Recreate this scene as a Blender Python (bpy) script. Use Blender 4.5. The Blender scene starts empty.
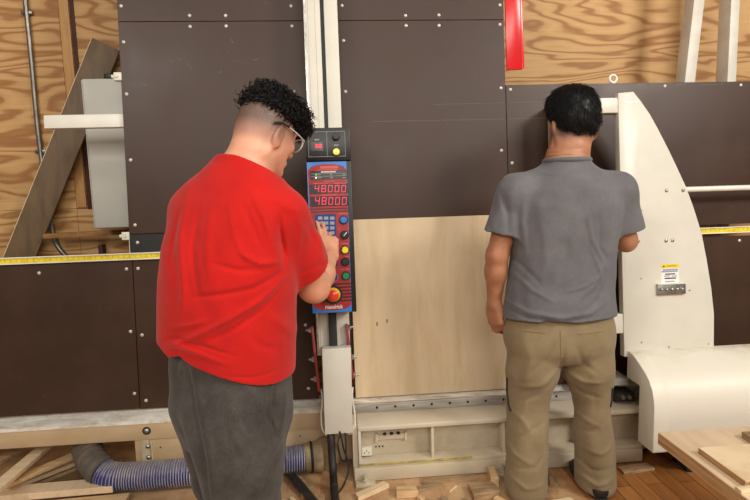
import bpy, bmesh, math, random
import numpy as np
import openvdb
from mathutils import Vector, Matrix

random.seed(7)
rng = np.random.default_rng(11)
S = bpy.context.scene
COL = S.collection
PI = math.pi
DIG = math.radians

# ------------------------------------------------------------------ camera model (also used to measure the photo)
F_PX = 560.0
LEAN = math.radians(5.0)                    # the panel saw leans back five degrees
CAM = np.array([0.0, -2.65, 1.355])
PIV = np.array([0.0, 0.0, 0.30])            # foot of the backing panels
MW = np.array([[1, 0, 0], [0, math.cos(LEAN), math.sin(LEAN)], [0, -math.sin(LEAN), math.cos(LEAN)]])

def cam_axes():
    yaw, pitch, roll = (math.radians(a) for a in (4.75, 2.07, 2.076))
    cy, sy, cp, sp = math.cos(yaw), math.sin(yaw), math.cos(pitch), math.sin(pitch)
    fwd = np.array([sy*cp, cy*cp, -sp]); right = np.array([cy, -sy, 0.0]); down = np.cross(fwd, right)
    c, s = math.cos(roll), math.sin(roll)
    return np.array([c*right + s*down, -s*right + c*down, fwd]) @ MW.T
RW = cam_axes()

def ray(x, y): return RW.T @ np.array([(x-375)/F_PX, (y-250)/F_PX, 1.0])
def wy(x, y, Y):                            # world point at depth Y
    d = ray(x, y); return CAM + d*(Y-CAM[1])/d[1]
def wz(x, y, Z):                            # world point at height Z
    d = ray(x, y); return CAM + d*(Z-CAM[2])/d[2]
def mp(x, y, ym=0.0):                       # point of the leaning machine frame at depth ym
    d = MW.T @ ray(x, y); c = MW.T @ (CAM-PIV); r = c + d*(ym-c[1])/d[1]; r[2] += 0.3
    return r
def m2w(p): return MW @ (np.array(p, float)-np.array([0, 0, .3])) + PIV

# ------------------------------------------------------------------ mesh builder
class MB:
    def __init__(self): self.bm = bmesh.new()
    def _merge(self, b):
        me = bpy.data.meshes.new('tmp'); b.to_mesh(me); b.free(); self.bm.from_mesh(me); bpy.data.meshes.remove(me)
    def box(self, x0, x1, y0, y1, z0, z1, bev=0.0, seg=2):
        return self.obox(((x0+x1)/2, (y0+y1)/2, (z0+z1)/2), (abs(x1-x0), abs(y1-y0), abs(z1-z0)), None, bev, seg)
    def obox(self, c, size, rot=None, bev=0.0, seg=2):
        b = bmesh.new(); bmesh.ops.create_cube(b, size=1.0)
        for v in b.verts: v.co = Vector((v.co.x*size[0], v.co.y*size[1], v.co.z*size[2]))
        if bev > 0: bmesh.ops.bevel(b, geom=list(b.edges), offset=bev, segments=seg, affect='EDGES', profile=0.5)
        M = Matrix.Translation(Vector(c)) @ (rot.to_4x4() if rot is not None else Matrix.Identity(4))
        bmesh.ops.transform(b, matrix=M, verts=b.verts); self._merge(b); return self
    def prism(self, poly, y0, y1, bev=0.0, axis='y', seg=2):
        # polygon in the two other axes, extruded along axis
        b = bmesh.new()
        def pt(u, v, w): return {'y': (u, w, v), 'x': (w, u, v), 'z': (u, v, w)}[axis]
        a = [b.verts.new(pt(u, v, y0)) for u, v in poly]; c = [b.verts.new(pt(u, v, y1)) for u, v in poly]
        b.faces.new(a); b.faces.new(c[::-1]); n = len(poly)
        for i in range(n): b.faces.new((a[i], c[i], c[(i+1) % n], a[(i+1) % n]))
        bmesh.ops.recalc_face_normals(b, faces=b.faces)
        if bev > 0:
            es = [e for e in b.edges if len(e.link_faces) == 2 and e.calc_face_angle(0) > 0.5]
            bmesh.ops.bevel(b, geom=es, offset=bev, segments=seg, affect='EDGES', profile=0.5)
        self._merge(b); return self
    def tube(self, pts, r, seg=10, cap=True):
        pts = [Vector(p) for p in pts]; n = len(pts)
        rs = r if isinstance(r, (list, tuple, np.ndarray)) else [r]*n
        bm = self.bm; prev = None; up = Vector((0.13, 0.21, 0.97)); rings = []
        for i, p in enumerate(pts):
            t = (pts[min(i+1, n-1)]-pts[max(i-1, 0)])
            if t.length < 1e-9: t = Vector((0, 0, 1))
            t.normalize()
            if prev is None:
                s = t.cross(up)
                if s.length < .05: s = t.cross(Vector((1, 0, 0)))
            else: s = prev - t*prev.dot(t)
            s.normalize(); prev = s; q = t.cross(s)
            rings.append([bm.verts.new(p + (s*math.cos(a)+q*math.sin(a))*rs[i]) for a in (2*PI*k/seg for k in range(seg))])
        for i in range(n-1):
            for k in range(seg):
                bm.faces.new((rings[i][k], rings[i][(k+1) % seg], rings[i+1][(k+1) % seg], rings[i+1][k]))
        if cap: bm.faces.new(rings[0][::-1]); bm.faces.new(rings[-1])
        return self
    def cyl(self, p0, p1, r0, r1=None, seg=16): return self.tube([p0, p1], [r0, r0 if r1 is None else r1], seg)
    def dome(self, p, n, r, h, seg=14):        # round head on a surface: base centre p, outward n
        n = Vector(n).normalized(); pts, rs = [], []
        for k in range(6):
            a = k/5*PI/2; pts.append(Vector(p)+n*(h*math.sin(a)+1e-5*k)); rs.append(max(r*math.cos(a), r*.04))
        return self.tube(pts, rs, seg)
    def ball(self, c, r, seg=16):
        b = bmesh.new(); bmesh.ops.create_uvsphere(b, u_segments=seg, v_segments=seg//2+2, radius=1.0)
        r = (r, r, r) if not isinstance(r, (tuple, list)) else r
        for v in b.verts: v.co = Vector((v.co.x*r[0]+c[0], v.co.y*r[1]+c[1], v.co.z*r[2]+c[2]))
        self._merge(b); return self
    def ring(self, c, n, R, r, seg=28, s2=10):
        n = Vector(n).normalized(); a = n.cross(Vector((.1, .2, 1))).normalized(); q = n.cross(a)
        g = [[self.bm.verts.new(Vector(c)+(a*math.cos(t)+q*math.sin(t))*(R+r*math.cos(w))+n*r*math.sin(w)) for w in (2*PI*k/s2 for k in range(s2))] for t in (2*PI*k/seg for k in range(seg))]
        for i in range(seg):
            for k in range(s2):
                self.bm.faces.new((g[i][k], g[(i+1) % seg][k], g[(i+1) % seg][(k+1) % s2], g[i][(k+1) % s2]))
        return self
    def build(self, name, m, parent=None, base=(0, 0, 0), sharp=35):
        me = bpy.data.meshes.new(name)
        bmesh.ops.recalc_face_normals(self.bm, faces=self.bm.faces)
        self.bm.to_mesh(me); self.bm.free()
        return link_mesh(name, me, m, parent, base, sharp)

ORG = {}                                        # base point of every thing, in the frame its meshes are written in
def link_mesh(name, me, m, parent=None, base=(0, 0, 0), sharp=35):
    if parent is not None: base = ORG[parent]
    me.transform(Matrix.Translation(-Vector(base)))
    if m is not None: me.materials.append(m)
    me.shade_smooth()
    if sharp: me.set_sharp_from_angle(angle=math.radians(sharp))
    o = bpy.data.objects.new(name, me); COL.objects.link(o)
    ORG[o] = tuple(base)
    if parent is not None: o.parent = parent
    else: o.location = base
    return o
def tag(o, label=None, cat=None, group=None, kind=None):
    if label: o['label'] = label
    if cat: o['category'] = cat
    if group: o['group'] = group
    if kind: o['kind'] = kind
    return o
def to_machine(o):                              # a thing whose coordinates are the leaning machine frame
    o.location = Vector(m2w(ORG[o])); o.rotation_euler = (-LEAN, 0, 0); return o
def thing(name, label, cat, base=(0, 0, 0), group=None, machine=False):
    o = bpy.data.objects.new(name, None); COL.objects.link(o); o.empty_display_size = .1
    ORG[o] = tuple(base); o.location = base
    if machine: to_machine(o)
    return tag(o, label, cat, group)
def copy_part(src, parent, dloc):               # another copy of a part, moved inside its thing
    o = src.copy(); COL.objects.link(o); o.parent = parent; o.location = Vector(dloc); ORG[o] = ORG[parent]; return o
def copy_tree(o, parent=None):
    c = o.copy(); COL.objects.link(c); c.parent = parent
    for ch in list(o.children): copy_tree(ch, c)
    return c
def text_mesh(name, txt, size, m, parent, origin, xdir=(1, 0, 0), ydir=(0, 0, 1), depth=.0008, align='CENTER', shear=0.0, squash=1.0, bold=0.0):
    cu = bpy.data.curves.new('txt', 'FONT'); cu.body = txt; cu.size = size; cu.align_x = align; cu.align_y = 'CENTER'; cu.extrude = depth/2; cu.shear = shear; cu.offset = bold; cu.resolution_u = 3
    ob = bpy.data.objects.new('txt', cu); COL.objects.link(ob)
    dg = bpy.context.evaluated_depsgraph_get(); me = bpy.data.meshes.new_from_object(ob.evaluated_get(dg)); bpy.data.objects.remove(ob); bpy.data.curves.remove(cu)
    X = Vector(xdir).normalized(); Yv = Vector(ydir).normalized(); Z = X.cross(Yv)
    M = Matrix((X, Yv, Z)).transposed().to_4x4(); M.translation = Vector(origin)
    me.transform(Matrix.Diagonal((squash, 1, 1, 1))); me.transform(M); me.materials.clear()
    return link_mesh(name, me, m, parent)

# ------------------------------------------------------------------ materials
def lin(c):
    f = lambda v: v/12.92 if v <= .04045 else ((v+.055)/1.055)**2.4
    return tuple(f(x/255.0) for x in c) + (1.0,)
def nodes(name):
    m = bpy.data.materials.new(name); m.use_nodes = True; nt = m.node_tree; nt.nodes.clear()
    out = nt.nodes.new('ShaderNodeOutputMaterial'); b = nt.nodes.new('ShaderNodeBsdfPrincipled'); nt.links.new(b.outputs[0], out.inputs[0])
    return m, nt, b
def N(nt, t, **kw):
    n = nt.nodes.new(t)
    for k, v in kw.items():
        if k in n.inputs: n.inputs[k].default_value = v
        else: setattr(n, k, v)
    return n
def coords(nt, scale=(1, 1, 1), kind='Object', rot=(0, 0, 0)):
    tc = N(nt, 'ShaderNodeTexCoord'); mpn = N(nt, 'ShaderNodeMapping'); mpn.inputs['Scale'].default_value = scale; mpn.inputs['Rotation'].default_value = rot
    nt.links.new(tc.outputs[kind], mpn.inputs[0]); return mpn.outputs[0]
def ramp(nt, src, stops, interp='LINEAR'):
    r = N(nt, 'ShaderNodeValToRGB'); r.color_ramp.interpolation = interp; e = r.color_ramp.elements
    while len(e) < len(stops): e.new(.5)
    for i, (p, c) in enumerate(stops): e[i].position = p; e[i].color = lin(c) if len(c) == 3 and max(c) > 1 else (c if len(c) == 4 else tuple(c)+(1,))
    nt.links.new(src, r.inputs[0]); return r.outputs[0]
def mixc(nt, fac, a, b, mode='MIX'):
    n = N(nt, 'ShaderNodeMix', data_type='RGBA', blend_type=mode)
    for sock, v in ((n.inputs[0], fac), (n.inputs[6], a), (n.inputs[7], b)):
        if hasattr(v, 'is_output'): nt.links.new(v, sock)
        else: sock.default_value = v
    return n.outputs[2]
def bump(nt, b, h, strength=.2, dist=.002):
    n = N(nt, 'ShaderNodeBump'); n.inputs['Strength'].default_value = strength; n.inputs['Distance'].default_value = dist
    nt.links.new(h, n.inputs['Height']); nt.links.new(n.outputs[0], b.inputs['Normal'])
def simple(name, c, rough=.5, metal=0.0, var=0.0, scale=(6, 6, 6), c2=None, bmp=0.0, bscale=120, emit=0.0, spec=None, coat=0.0):
    m, nt, b = nodes(name)
    b.inputs['Roughness'].default_value = rough; b.inputs['Metallic'].default_value = metal
    if spec is not None: b.inputs['Specular IOR Level'].default_value = spec
    if coat: b.inputs['Coat Weight'].default_value = coat
    n = N(nt, 'ShaderNodeTexNoise', Scale=1.0, Detail=5.0, Roughness=.6); nt.links.new(coords(nt, scale), n.inputs['Vector'])
    if c2 is None: k = 1-var; c2 = tuple(v*k for v in c)
    col = ramp(nt, n.outputs[0], [(.35, c), (.68, c2)]); nt.links.new(col, b.inputs['Base Color'])
    if bmp:
        q = N(nt, 'ShaderNodeTexNoise', Scale=float(bscale), Detail=3.0); nt.links.new(coords(nt), q.inputs['Vector']); bump(nt, b, q.outputs[0], bmp, .001)
    if emit:
        nt.links.new(col, b.inputs['Emission Color']); b.inputs['Emission Strength'].default_value = emit
    return m

def plywood_wall():
    m, nt, b = nodes('fir_plywood')
    n = N(nt, 'ShaderNodeTexNoise', Scale=1.0, Detail=2.5, Roughness=.45, Distortion=.35); nt.links.new(coords(nt, (1.0, 1, 5.0)), n.inputs['Vector'])
    mu = N(nt, 'ShaderNodeMath', operation='MULTIPLY'); mu.inputs[1].default_value = 23.0; nt.links.new(n.outputs[0], mu.inputs[0])
    fr = N(nt, 'ShaderNodeMath', operation='PINGPONG'); fr.inputs[1].default_value = 1.0; nt.links.new(mu.outputs[0], fr.inputs[0])
    g = ramp(nt, fr.outputs[0], [(0.0, (168, 116, 64)), (.25, (182, 130, 76)), (.42, (208, 162, 104)), (1.0, (218, 174, 116))])
    n2 = N(nt, 'ShaderNodeTexNoise', Scale=1.0, Detail=4.0); nt.links.new(coords(nt, (2, 2, 160)), n2.inputs['Vector'])
    fine = ramp(nt, n2.outputs[0], [(.3, (.80, .80, .80, 1)), (.6, (1, 1, 1, 1))])
    n3 = N(nt, 'ShaderNodeTexNoise', Scale=.8, Detail=3.0); nt.links.new(coords(nt, (1, 1, 1.4)), n3.inputs['Vector'])
    big = ramp(nt, n3.outputs[0], [(.3, (.86, .84, .82, 1)), (.7, (1, 1, 1, 1))])
    c = mixc(nt, 1.0, mixc(nt, .6, g, fine, 'MULTIPLY'), big, 'MULTIPLY'); nt.links.new(c, b.inputs['Base Color'])
    b.inputs['Roughness'].default_value = .62; bump(nt, b, n2.outputs[0], .12, .002); return m
def board(name, c, c2, scale=(3, 3, 40), rough=.6, lines=.5):
    m, nt, b = nodes(name)
    n = N(nt, 'ShaderNodeTexNoise', Scale=1.0, Detail=5.0, Roughness=.62, Distortion=.4); nt.links.new(coords(nt, scale), n.inputs['Vector'])
    n2 = N(nt, 'ShaderNodeTexNoise', Scale=3.0, Detail=3.0); nt.links.new(coords(nt, (1, 1, 1)), n2.inputs['Vector'])
    g = ramp(nt, n.outputs[0], [(.34, c2), (.56, c)]); w = ramp(nt, n2.outputs[0], [(.3, (.88, .87, .85, 1)), (.7, (1, 1, 1, 1))])
    nt.links.new(mixc(nt, .8, g, w, 'MULTIPLY'), b.inputs['Base Color']); b.inputs['Roughness'].default_value = rough
    bump(nt, b, n.outputs[0], .08, .001); return m
def phenolic(name='brown_film_plywood', c=(70, 48, 36), c2=(60, 41, 30), rough=.38):
    m, nt, b = nodes(name)
    n = N(nt, 'ShaderNodeTexNoise', Scale=3.5, Detail=6.0, Roughness=.65); nt.links.new(coords(nt), n.inputs['Vector'])
    g = ramp(nt, n.outputs[0], [(.3, c2), (.7, c)])
    v = N(nt, 'ShaderNodeTexNoise', Scale=1.0, Detail=8.0, Roughness=.7, Distortion=1.5); nt.links.new(coords(nt, (5, 5, 9), rot=(0, .6, 0)), v.inputs['Vector'])
    sc = ramp(nt, v.outputs[0], [(.66, (0, 0, 0, 1)), (.74, (.16, .16, .16, 1))])
    nt.links.new(mixc(nt, sc, g, lin((150, 132, 118))), b.inputs['Base Color'])
    r = ramp(nt, n.outputs[0], [(.3, (rough-.05,)*3+(1,)), (.7, (rough+.08,)*3+(1,))]); nt.links.new(r, b.inputs['Roughness'])
    b.inputs['Specular IOR Level'].default_value = .34
    q = N(nt, 'ShaderNodeTexNoise', Scale=260.0, Detail=2.0); nt.links.new(coords(nt), q.inputs['Vector']); bump(nt, b, q.outputs[0], .06, .0006)
    return m
def floor_mat():
    m, nt, b = nodes('oak_floor')
    co = coords(nt, (1, 1, 1), rot=(0, 0, PI/2))
    br = N(nt, 'ShaderNodeTexBrick', Scale=1.0); nt.links.new(co, br.inputs['Vector'])
    for k, v in (('Brick Width', .9), ('Row Height', .075), ('Mortar Size', .0016), ('Bias', 0.0)): br.inputs[k].default_value = v
    br.inputs['Color1'].default_value = lin((150, 96, 50)); br.inputs['Color2'].default_value = lin((186, 126, 72)); br.inputs['Mortar'].default_value = lin((70, 42, 22))
    n = N(nt, 'ShaderNodeTexNoise', Scale=1.0, Detail=6.0, Distortion=.5); nt.links.new(coords(nt, (42, 2.5, 1)), n.inputs['Vector'])
    g = ramp(nt, n.outputs[0], [(.3, (.72, .66, .6, 1)), (.65, (1, 1, 1, 1))])
    c = mixc(nt, 1.0, br.outputs[0], g, 'MULTIPLY')
    d = N(nt, 'ShaderNodeTexNoise', Scale=5.0, Detail=8.0, Roughness=.7); nt.links.new(coords(nt), d.inputs['Vector'])
    tc = N(nt, 'ShaderNodeTexCoord'); sp = N(nt, 'ShaderNodeSeparateXYZ'); nt.links.new(tc.outputs['Object'], sp.inputs[0])
    mr = N(nt, 'ShaderNodeMapRange'); nt.links.new(sp.outputs[0], mr.inputs[0])
    mr.inputs[1].default_value = 1.5; mr.inputs[2].default_value = .8; mr.inputs[3].default_value = -.2; mr.inputs[4].default_value = .16
    ad = N(nt, 'ShaderNodeMath', operation='ADD'); nt.links.new(d.outputs[0], ad.inputs[0]); nt.links.new(mr.outputs[0], ad.inputs[1])
    du = ramp(nt, ad.outputs[0], [(.46, (0, 0, 0, 1)), (.72, (.8, .8, .8, 1))])
    nt.links.new(mixc(nt, du, c, lin((205, 172, 134))), b.inputs['Base Color'])
    b.inputs['Roughness'].default_value = .42; bump(nt, b, d.outputs[0], .1, .002); return m
def cloth(name, c, c2, scale=2.2, weave=420, rough=.9, blotch=.5, sheen=.15):
    m, nt, b = nodes(name)
    n = N(nt, 'ShaderNodeTexNoise', Scale=scale*4, Detail=6.0, Roughness=.6); nt.links.new(coords(nt), n.inputs['Vector'])
    w = N(nt, 'ShaderNodeTexNoise', Scale=float(weave), Detail=2.0); nt.links.new(coords(nt, (1, 1, .5)), w.inputs['Vector'])
    g = ramp(nt, n.outputs[0], [(.3, c2), (.68, c)]); wv = ramp(nt, w.outputs[0], [(.3, (1-blotch*.35,)*3+(1,)), (.7, (1, 1, 1, 1))])
    nt.links.new(mixc(nt, 1.0, g, wv, 'MULTIPLY'), b.inputs['Base Color']); b.inputs['Roughness'].default_value = rough
    b.inputs['Specular IOR Level'].default_value = .2; b.inputs['Sheen Weight'].default_value = sheen; b.inputs['Sheen Roughness'].default_value = .5
    bump(nt, b, w.outputs[0], .22, .0012); return m
def skin(name, c, c2, marks=()):
    # marks: list of (attribute name, colour) blended over the skin (stubble, beard)
    m, nt, b = nodes(name)
    n = N(nt, 'ShaderNodeTexNoise', Scale=22.0, Detail=5.0); nt.links.new(coords(nt), n.inputs['Vector'])
    col = ramp(nt, n.outputs[0], [(.3, c2), (.7, c)])
    for att, cc in marks:
        a = N(nt, 'ShaderNodeAttribute', attribute_name=att)
        s = N(nt, 'ShaderNodeTexNoise', Scale=500.0, Detail=2.0); nt.links.new(coords(nt), s.inputs['Vector'])
        k = N(nt, 'ShaderNodeMath', operation='MULTIPLY'); nt.links.new(a.outputs['Fac'], k.inputs[0]); nt.links.new(ramp(nt, s.outputs[0], [(.3, (.75, .75, .75, 1)), (.55, (1, 1, 1, 1))]), k.inputs[1])
        col = mixc(nt, k.outputs[0], col, lin(cc))
    nt.links.new(col, b.inputs['Base Color']); b.inputs['Roughness'].default_value = .5
    b.inputs['Subsurface Weight'].default_value = .12; b.inputs['Subsurface Radius'].default_value = (.012, .005, .003); b.inputs['Subsurface Scale'].default_value = .6
    p = N(nt, 'ShaderNodeTexNoise', Scale=320.0, Detail=2.0); nt.links.new(coords(nt), p.inputs['Vector']); bump(nt, b, p.outputs[0], .12, .0008)
    return m
def tape_mat():
    m, nt, b = nodes('yellow_tape')
    tc = N(nt, 'ShaderNodeTexCoord'); sp = N(nt, 'ShaderNodeSeparateXYZ'); nt.links.new(tc.outputs['Object'], sp.inputs[0])
    def ticks(step, duty, zlo):
        md = N(nt, 'ShaderNodeMath', operation='PINGPONG'); md.inputs[1].default_value = step/2; nt.links.new(sp.outputs[0], md.inputs[0])
        lt = N(nt, 'ShaderNodeMath', operation='LESS_THAN'); lt.inputs[1].default_value = duty; nt.links.new(md.outputs[0], lt.inputs[0])
        gt = N(nt, 'ShaderNodeMath', operation='GREATER_THAN'); gt.inputs[1].default_value = zlo; nt.links.new(sp.outputs[2], gt.inputs[0])
        mu = N(nt, 'ShaderNodeMath', operation='MULTIPLY'); nt.links.new(lt.outputs[0], mu.inputs[0]); nt.links.new(gt.outputs[0], mu.inputs[1]); return mu.outputs[0]
    c = mixc(nt, ticks(.0254/4, .0006, .004), lin((240, 216, 52)), lin((70, 60, 20)))
    c = mixc(nt, ticks(.0254, .0009, -.004), c, lin((50, 44, 20)))
    n = N(nt, 'ShaderNodeTexNoise', Scale=1.0, Detail=4.0); nt.links.new(coords(nt, (22, 22, 60)), n.inputs['Vector'])
    c = mixc(nt, ramp(nt, n.outputs[0], [(.42, (0, 0, 0, 1)), (.72, (.55, .55, .55, 1))]), c, lin((178, 150, 36)))
    nt.links.new(c, b.inputs['Base Color']); b.inputs['Roughness'].default_value = .4; return m
def hose_mat():
    m, nt, b = nodes('blue_corrugated_plastic')
    b.inputs['Base Color'].default_value = lin((46, 58, 128)); b.inputs['Roughness'].default_value = .38
    n = N(nt, 'ShaderNodeTexNoise', Scale=9.0, Detail=5.0); nt.links.new(coords(nt), n.inputs['Vector'])
    c = ramp(nt, n.outputs[0], [(.35, (36, 48, 124)), (.66, (66, 70, 116))])
    tc = N(nt, 'ShaderNodeTexCoord'); sp = N(nt, 'ShaderNodeSeparateXYZ'); nt.links.new(tc.outputs['Normal'], sp.inputs[0])
    up = ramp(nt, sp.outputs[2], [(.35, (0, 0, 0, 1)), (1.0, (.5, .5, .5, 1))])
    nt.links.new(mixc(nt, up, c, lin((176, 164, 152))), b.inputs['Base Color']); return m
def dusty_steel():
    m, nt, b = nodes('dusty_cream_paint')
    n = N(nt, 'ShaderNodeTexNoise', Scale=1.0, Detail=8.0, Roughness=.72, Distortion=.6); nt.links.new(coords(nt, (5, 16, 12)), n.inputs['Vector'])
    nt.links.new(ramp(nt, n.outputs[0], [(.32, (168, 156, 136)), (.46, (214, 205, 188)), (.6, (244, 240, 230))]), b.inputs['Base Color'])
    b.inputs['Roughness'].default_value = .8; bump(nt, b, n.outputs[0], .4, .004); return m
def cover_mat():
    m, nt, b = nodes('cream_enamel_with_sawdust')
    tc = N(nt, 'ShaderNodeTexCoord'); sp = N(nt, 'ShaderNodeSeparateXYZ'); nt.links.new(tc.outputs['Normal'], sp.inputs[0])
    n = N(nt, 'ShaderNodeTexNoise', Scale=1.0, Detail=8.0, Roughness=.7); nt.links.new(coords(nt, (8, 14, 8)), n.inputs['Vector'])
    up = ramp(nt, sp.outputs[2], [(.86, (0, 0, 0, 1)), (1.0, (1, 1, 1, 1))]); k = ramp(nt, n.outputs[0], [(.45, (0, 0, 0, 1)), (.72, (.75, .75, .75, 1))])
    f = mixc(nt, 1.0, up, k, 'MULTIPLY')
    nt.links.new(mixc(nt, f, lin((226, 219, 203)), lin((186, 168, 128))), b.inputs['Base Color']); b.inputs['Roughness'].default_value = .46; return m

MT = {}
def M_(k): return MT[k]
MT['wall'] = plywood_wall(); MT['floor'] = floor_mat(); MT['panel'] = phenolic(); MT['panel_edge'] = simple('brown_film_dark', (44, 32, 26), .4, var=.15)
MT['cream'] = simple('cream_enamel', (222, 217, 203), .38, var=.05, scale=(4, 4, 4)); MT['cream_dirt_shade'] = simple('cream_enamel_grime_shade', (206, 194, 170), .5, c2=(176, 160, 132), scale=(5, 5, 7), bmp=.05)
MT['basetan'] = simple('warm_bounce_enamel', (208, 182, 146), .55, c2=(188, 158, 120), scale=(2.5, 2.5, 5)); MT['base'] = simple('beige_enamel', (222, 210, 188), .46, c2=(200, 184, 156), scale=(2.5, 2.5, 5)); MT['dust'] = dusty_steel()  # the tan enamel has warm floor bounce and shade put into its colour
MT['white'] = simple('white_paint', (240, 236, 224), .4, var=.05); MT['zinc'] = simple('zinc_plate', (190, 188, 182), .32, .9, var=.2, scale=(40, 40, 40))
MT['scuff'] = simple('scuffed_film', (112, 98, 88), .6, var=.2, scale=(60, 60, 60)); MT['steel'] = simple('ground_steel', (206, 202, 196), .34, .55, c2=(158, 152, 144), scale=(5, 6, 40)); MT['pipe'] = simple('galvanised_conduit', (150, 146, 138), .38, .8, c2=(110, 104, 96), scale=(30, 30, 8))
MT['black'] = simple('black_plastic', (24, 23, 23), .42, var=.2); MT['rubber'] = simple('black_rubber', (26, 24, 22), .6, c2=(52, 44, 36), scale=(14, 14, 14))
MT['blackpanel'] = simple('black_film', (34, 31, 30), .4, var=.2); MT['hole'] = simple('dark_bore', (20, 18, 17), .8)
MT['screw'] = simple('screw_head_white', (216, 208, 200), .35, .25, var=.1, scale=(50, 50, 50)); MT['grey'] = simple('light_grey_enamel', (208, 206, 196), .45, var=.05, scale=(3, 3, 3))
MT['post'] = simple('offwhite_steel_post', (226, 220, 208), .45, c2=(204, 196, 180)); MT['brackets'] = simple('ivory_plastic', (226, 222, 206), .4)
MT['birch'] = board('birch_plywood', (232, 208, 172), (218, 190, 150), (9, 9, 1.6), .5); MT['pine'] = board('pale_offcut_wood', (226, 192, 146), (198, 160, 112), (6, 40, 40)); MT['edge'] = board('plywood_edge', (206, 164, 116), (150, 108, 70), (3, 3, 90))
MT['brownboard'] = board('brown_hardboard', (116, 92, 64), (98, 76, 52), (18, 18, 4), .55); MT['slab'] = board('worktop_wood', (234, 208, 174), (224, 194, 156), (30, 3, 30)); MT['oldboard'] = board('weathered_offcut', (176, 146, 110), (134, 106, 76), (8, 40, 40)); MT['paleboard'] = board('bright_offcut', (240, 216, 178), (222, 190, 146), (6, 40, 40))
MT['batten'] = board('batten_wood', (178, 128, 76), (140, 94, 50), (10, 10, 60)); MT['battenv'] = board('batten_wood_upright', (206, 158, 100), (184, 134, 80), (50, 50, 4)); MT['gap'] = simple('gap_shade_and_dark_wood', (84, 44, 26), .7, var=.3)
MT['red_sign'] = simple('red_gloss_plastic', (226, 30, 34), .22, var=.08); MT['red_paint'] = simple('worn_red_paint', (170, 50, 44), .45, c2=(120, 44, 40), scale=(20, 20, 20)); MT['tape'] = tape_mat()
MT['hose'] = hose_mat(); MT['hosegrey'] = simple('dusty_rubber_sleeve', (84, 80, 76), .6, c2=(116, 100, 82), scale=(9, 9, 9)); MT['clear_dust'] = simple('dusty_collar', (178, 156, 122), .55, c2=(140, 118, 90), scale=(18, 18, 18)); MT['wirecoil'] = simple('hose_wire_dust', (190, 184, 176), .5, c2=(112, 112, 140), scale=(12, 12, 12))
MT['face_blue'] = simple('console_blue_print', (58, 128, 214), .35); MT['face_red'] = simple('console_red_print', (176, 44, 46), .38, c2=(140, 30, 36), scale=(8, 8, 14)); MT['face_dark'] = simple('console_dark_print', (52, 20, 22), .4)
MT['display'] = simple('smoked_display', (34, 30, 30), .25); MT['digit'] = simple('red_led', (255, 40, 84), .4, emit=1.1); MT['amber'] = simple('console_pale_red_print', (214, 92, 76), .4)
MT['navy'] = simple('navy_print', (28, 40, 110), .35); MT['key'] = simple('grey_keycap', (150, 168, 190), .4, var=.1); MT['print'] = simple('white_print', (226, 220, 214), .5); MT['ltgrey'] = simple('grey_print', (150, 150, 150), .5)
MT['btn_blue'] = simple('blue_button', (40, 126, 214), .28, coat=.4); MT['btn_yellow'] = simple('yellow_button', (244, 226, 40), .28, coat=.4); MT['btn_green'] = simple('green_button', (22, 138, 82), .28, coat=.4); MT['btn_red'] = simple('red_button', (232, 62, 40), .3, coat=.4); MT['btn_ring'] = simple('yellow_ring', (250, 206, 40), .35)
MT['led_green'] = simple('green_led', (90, 210, 60), .4, emit=.6); MT['led_white'] = simple('white_led', (255, 250, 240), .4, emit=.6); MT['consoleface'] = simple('console_black_plate', (48, 48, 48), .4, var=.1)
MT['label_y'] = simple('yellow_label', (234, 208, 60), .45); MT['label_w'] = simple('white_label', (238, 236, 230), .45); MT['label_g'] = simple('grey_label_print', (150, 150, 176), .5); MT['label_k'] = simple('dark_label_print', (60, 56, 50), .5); MT['ytape'] = simple('worn_yellow_tape', (208, 186, 80), .6, c2=(150, 132, 84), scale=(30, 30, 30))
MT['cover'] = cover_mat(); MT['brass'] = simple('gold_chain', (214, 170, 96), .3, .9)
MT['tee_red'] = cloth('red_cotton', (208, 30, 24), (192, 24, 20), blotch=.35); MT['tee_grey'] = cloth('heather_grey_cotton', (116, 114, 117), (98, 96, 100), blotch=.5); MT['khaki'] = cloth('khaki_canvas', (150, 132, 102), (132, 114, 84), blotch=.4); MT['sweat'] = cloth('charcoal_fleece', (88, 84, 80), (64, 60, 57), scale=3, weave=260, blotch=.7)
MT['skin_a'] = skin('fair_skin', (232, 172, 142), (220, 154, 124), [('stubble', (92, 74, 66))]); MT['skin_b'] = skin('tan_skin', (180, 126, 94), (164, 108, 78), [('stubble', (44, 34, 30))])
MT['hair'] = simple('black_hair', (15, 13, 13), .46, var=.3, scale=(80, 80, 80), spec=.3); MT['clear'] = simple('pale_clear_frame', (206, 196, 190), .15); MT['shoe'] = simple('dark_shoe_leather', (36, 32, 30), .5, var=.2); MT['sole'] = simple('shoe_rubber', (50, 46, 42), .7); MT['trim'] = simple('dark_pocket_binding', (44, 36, 30), .8)
# ================================================================== the room
def struct(o): o['kind'] = 'structure'; return o
f_ = MB().box(-4.2, 4.6, -5.0, .93, -.06, 0.0); struct(f_.build('floor', M_('floor')))
wall = bpy.data.objects.new('wall_back', None); COL.objects.link(wall); ORG[wall] = (0, .76, 0); wall.location = (0, .76, 0); struct(wall)
xs = [-4.2, -2.62, -1.452, -.2, 1.02, 2.24, 4.6]
for i in range(len(xs)-1):
    for z0, z1 in ((0.0, 1.245), (1.245, 3.9)):
        if xs[i] > -1.5 and z0 == 0: z1 = 1.243
        s = MB().box(xs[i]+.001, xs[i+1]-.001, .76, .78, z0, z1-.002).build('plywood_sheet', M_('wall'), wall); s['kind'] = 'structure'
MB().box(-4.2, 4.6, .781, .9, 0, 3.9).build('wall_framing', M_('gap'), wall)['kind'] = 'structure'
t = MB().box(-1.446, -1.392, .748, .759, 1.25, 3.9, .002).build('trim_1', M_('battenv')); struct(t)
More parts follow.
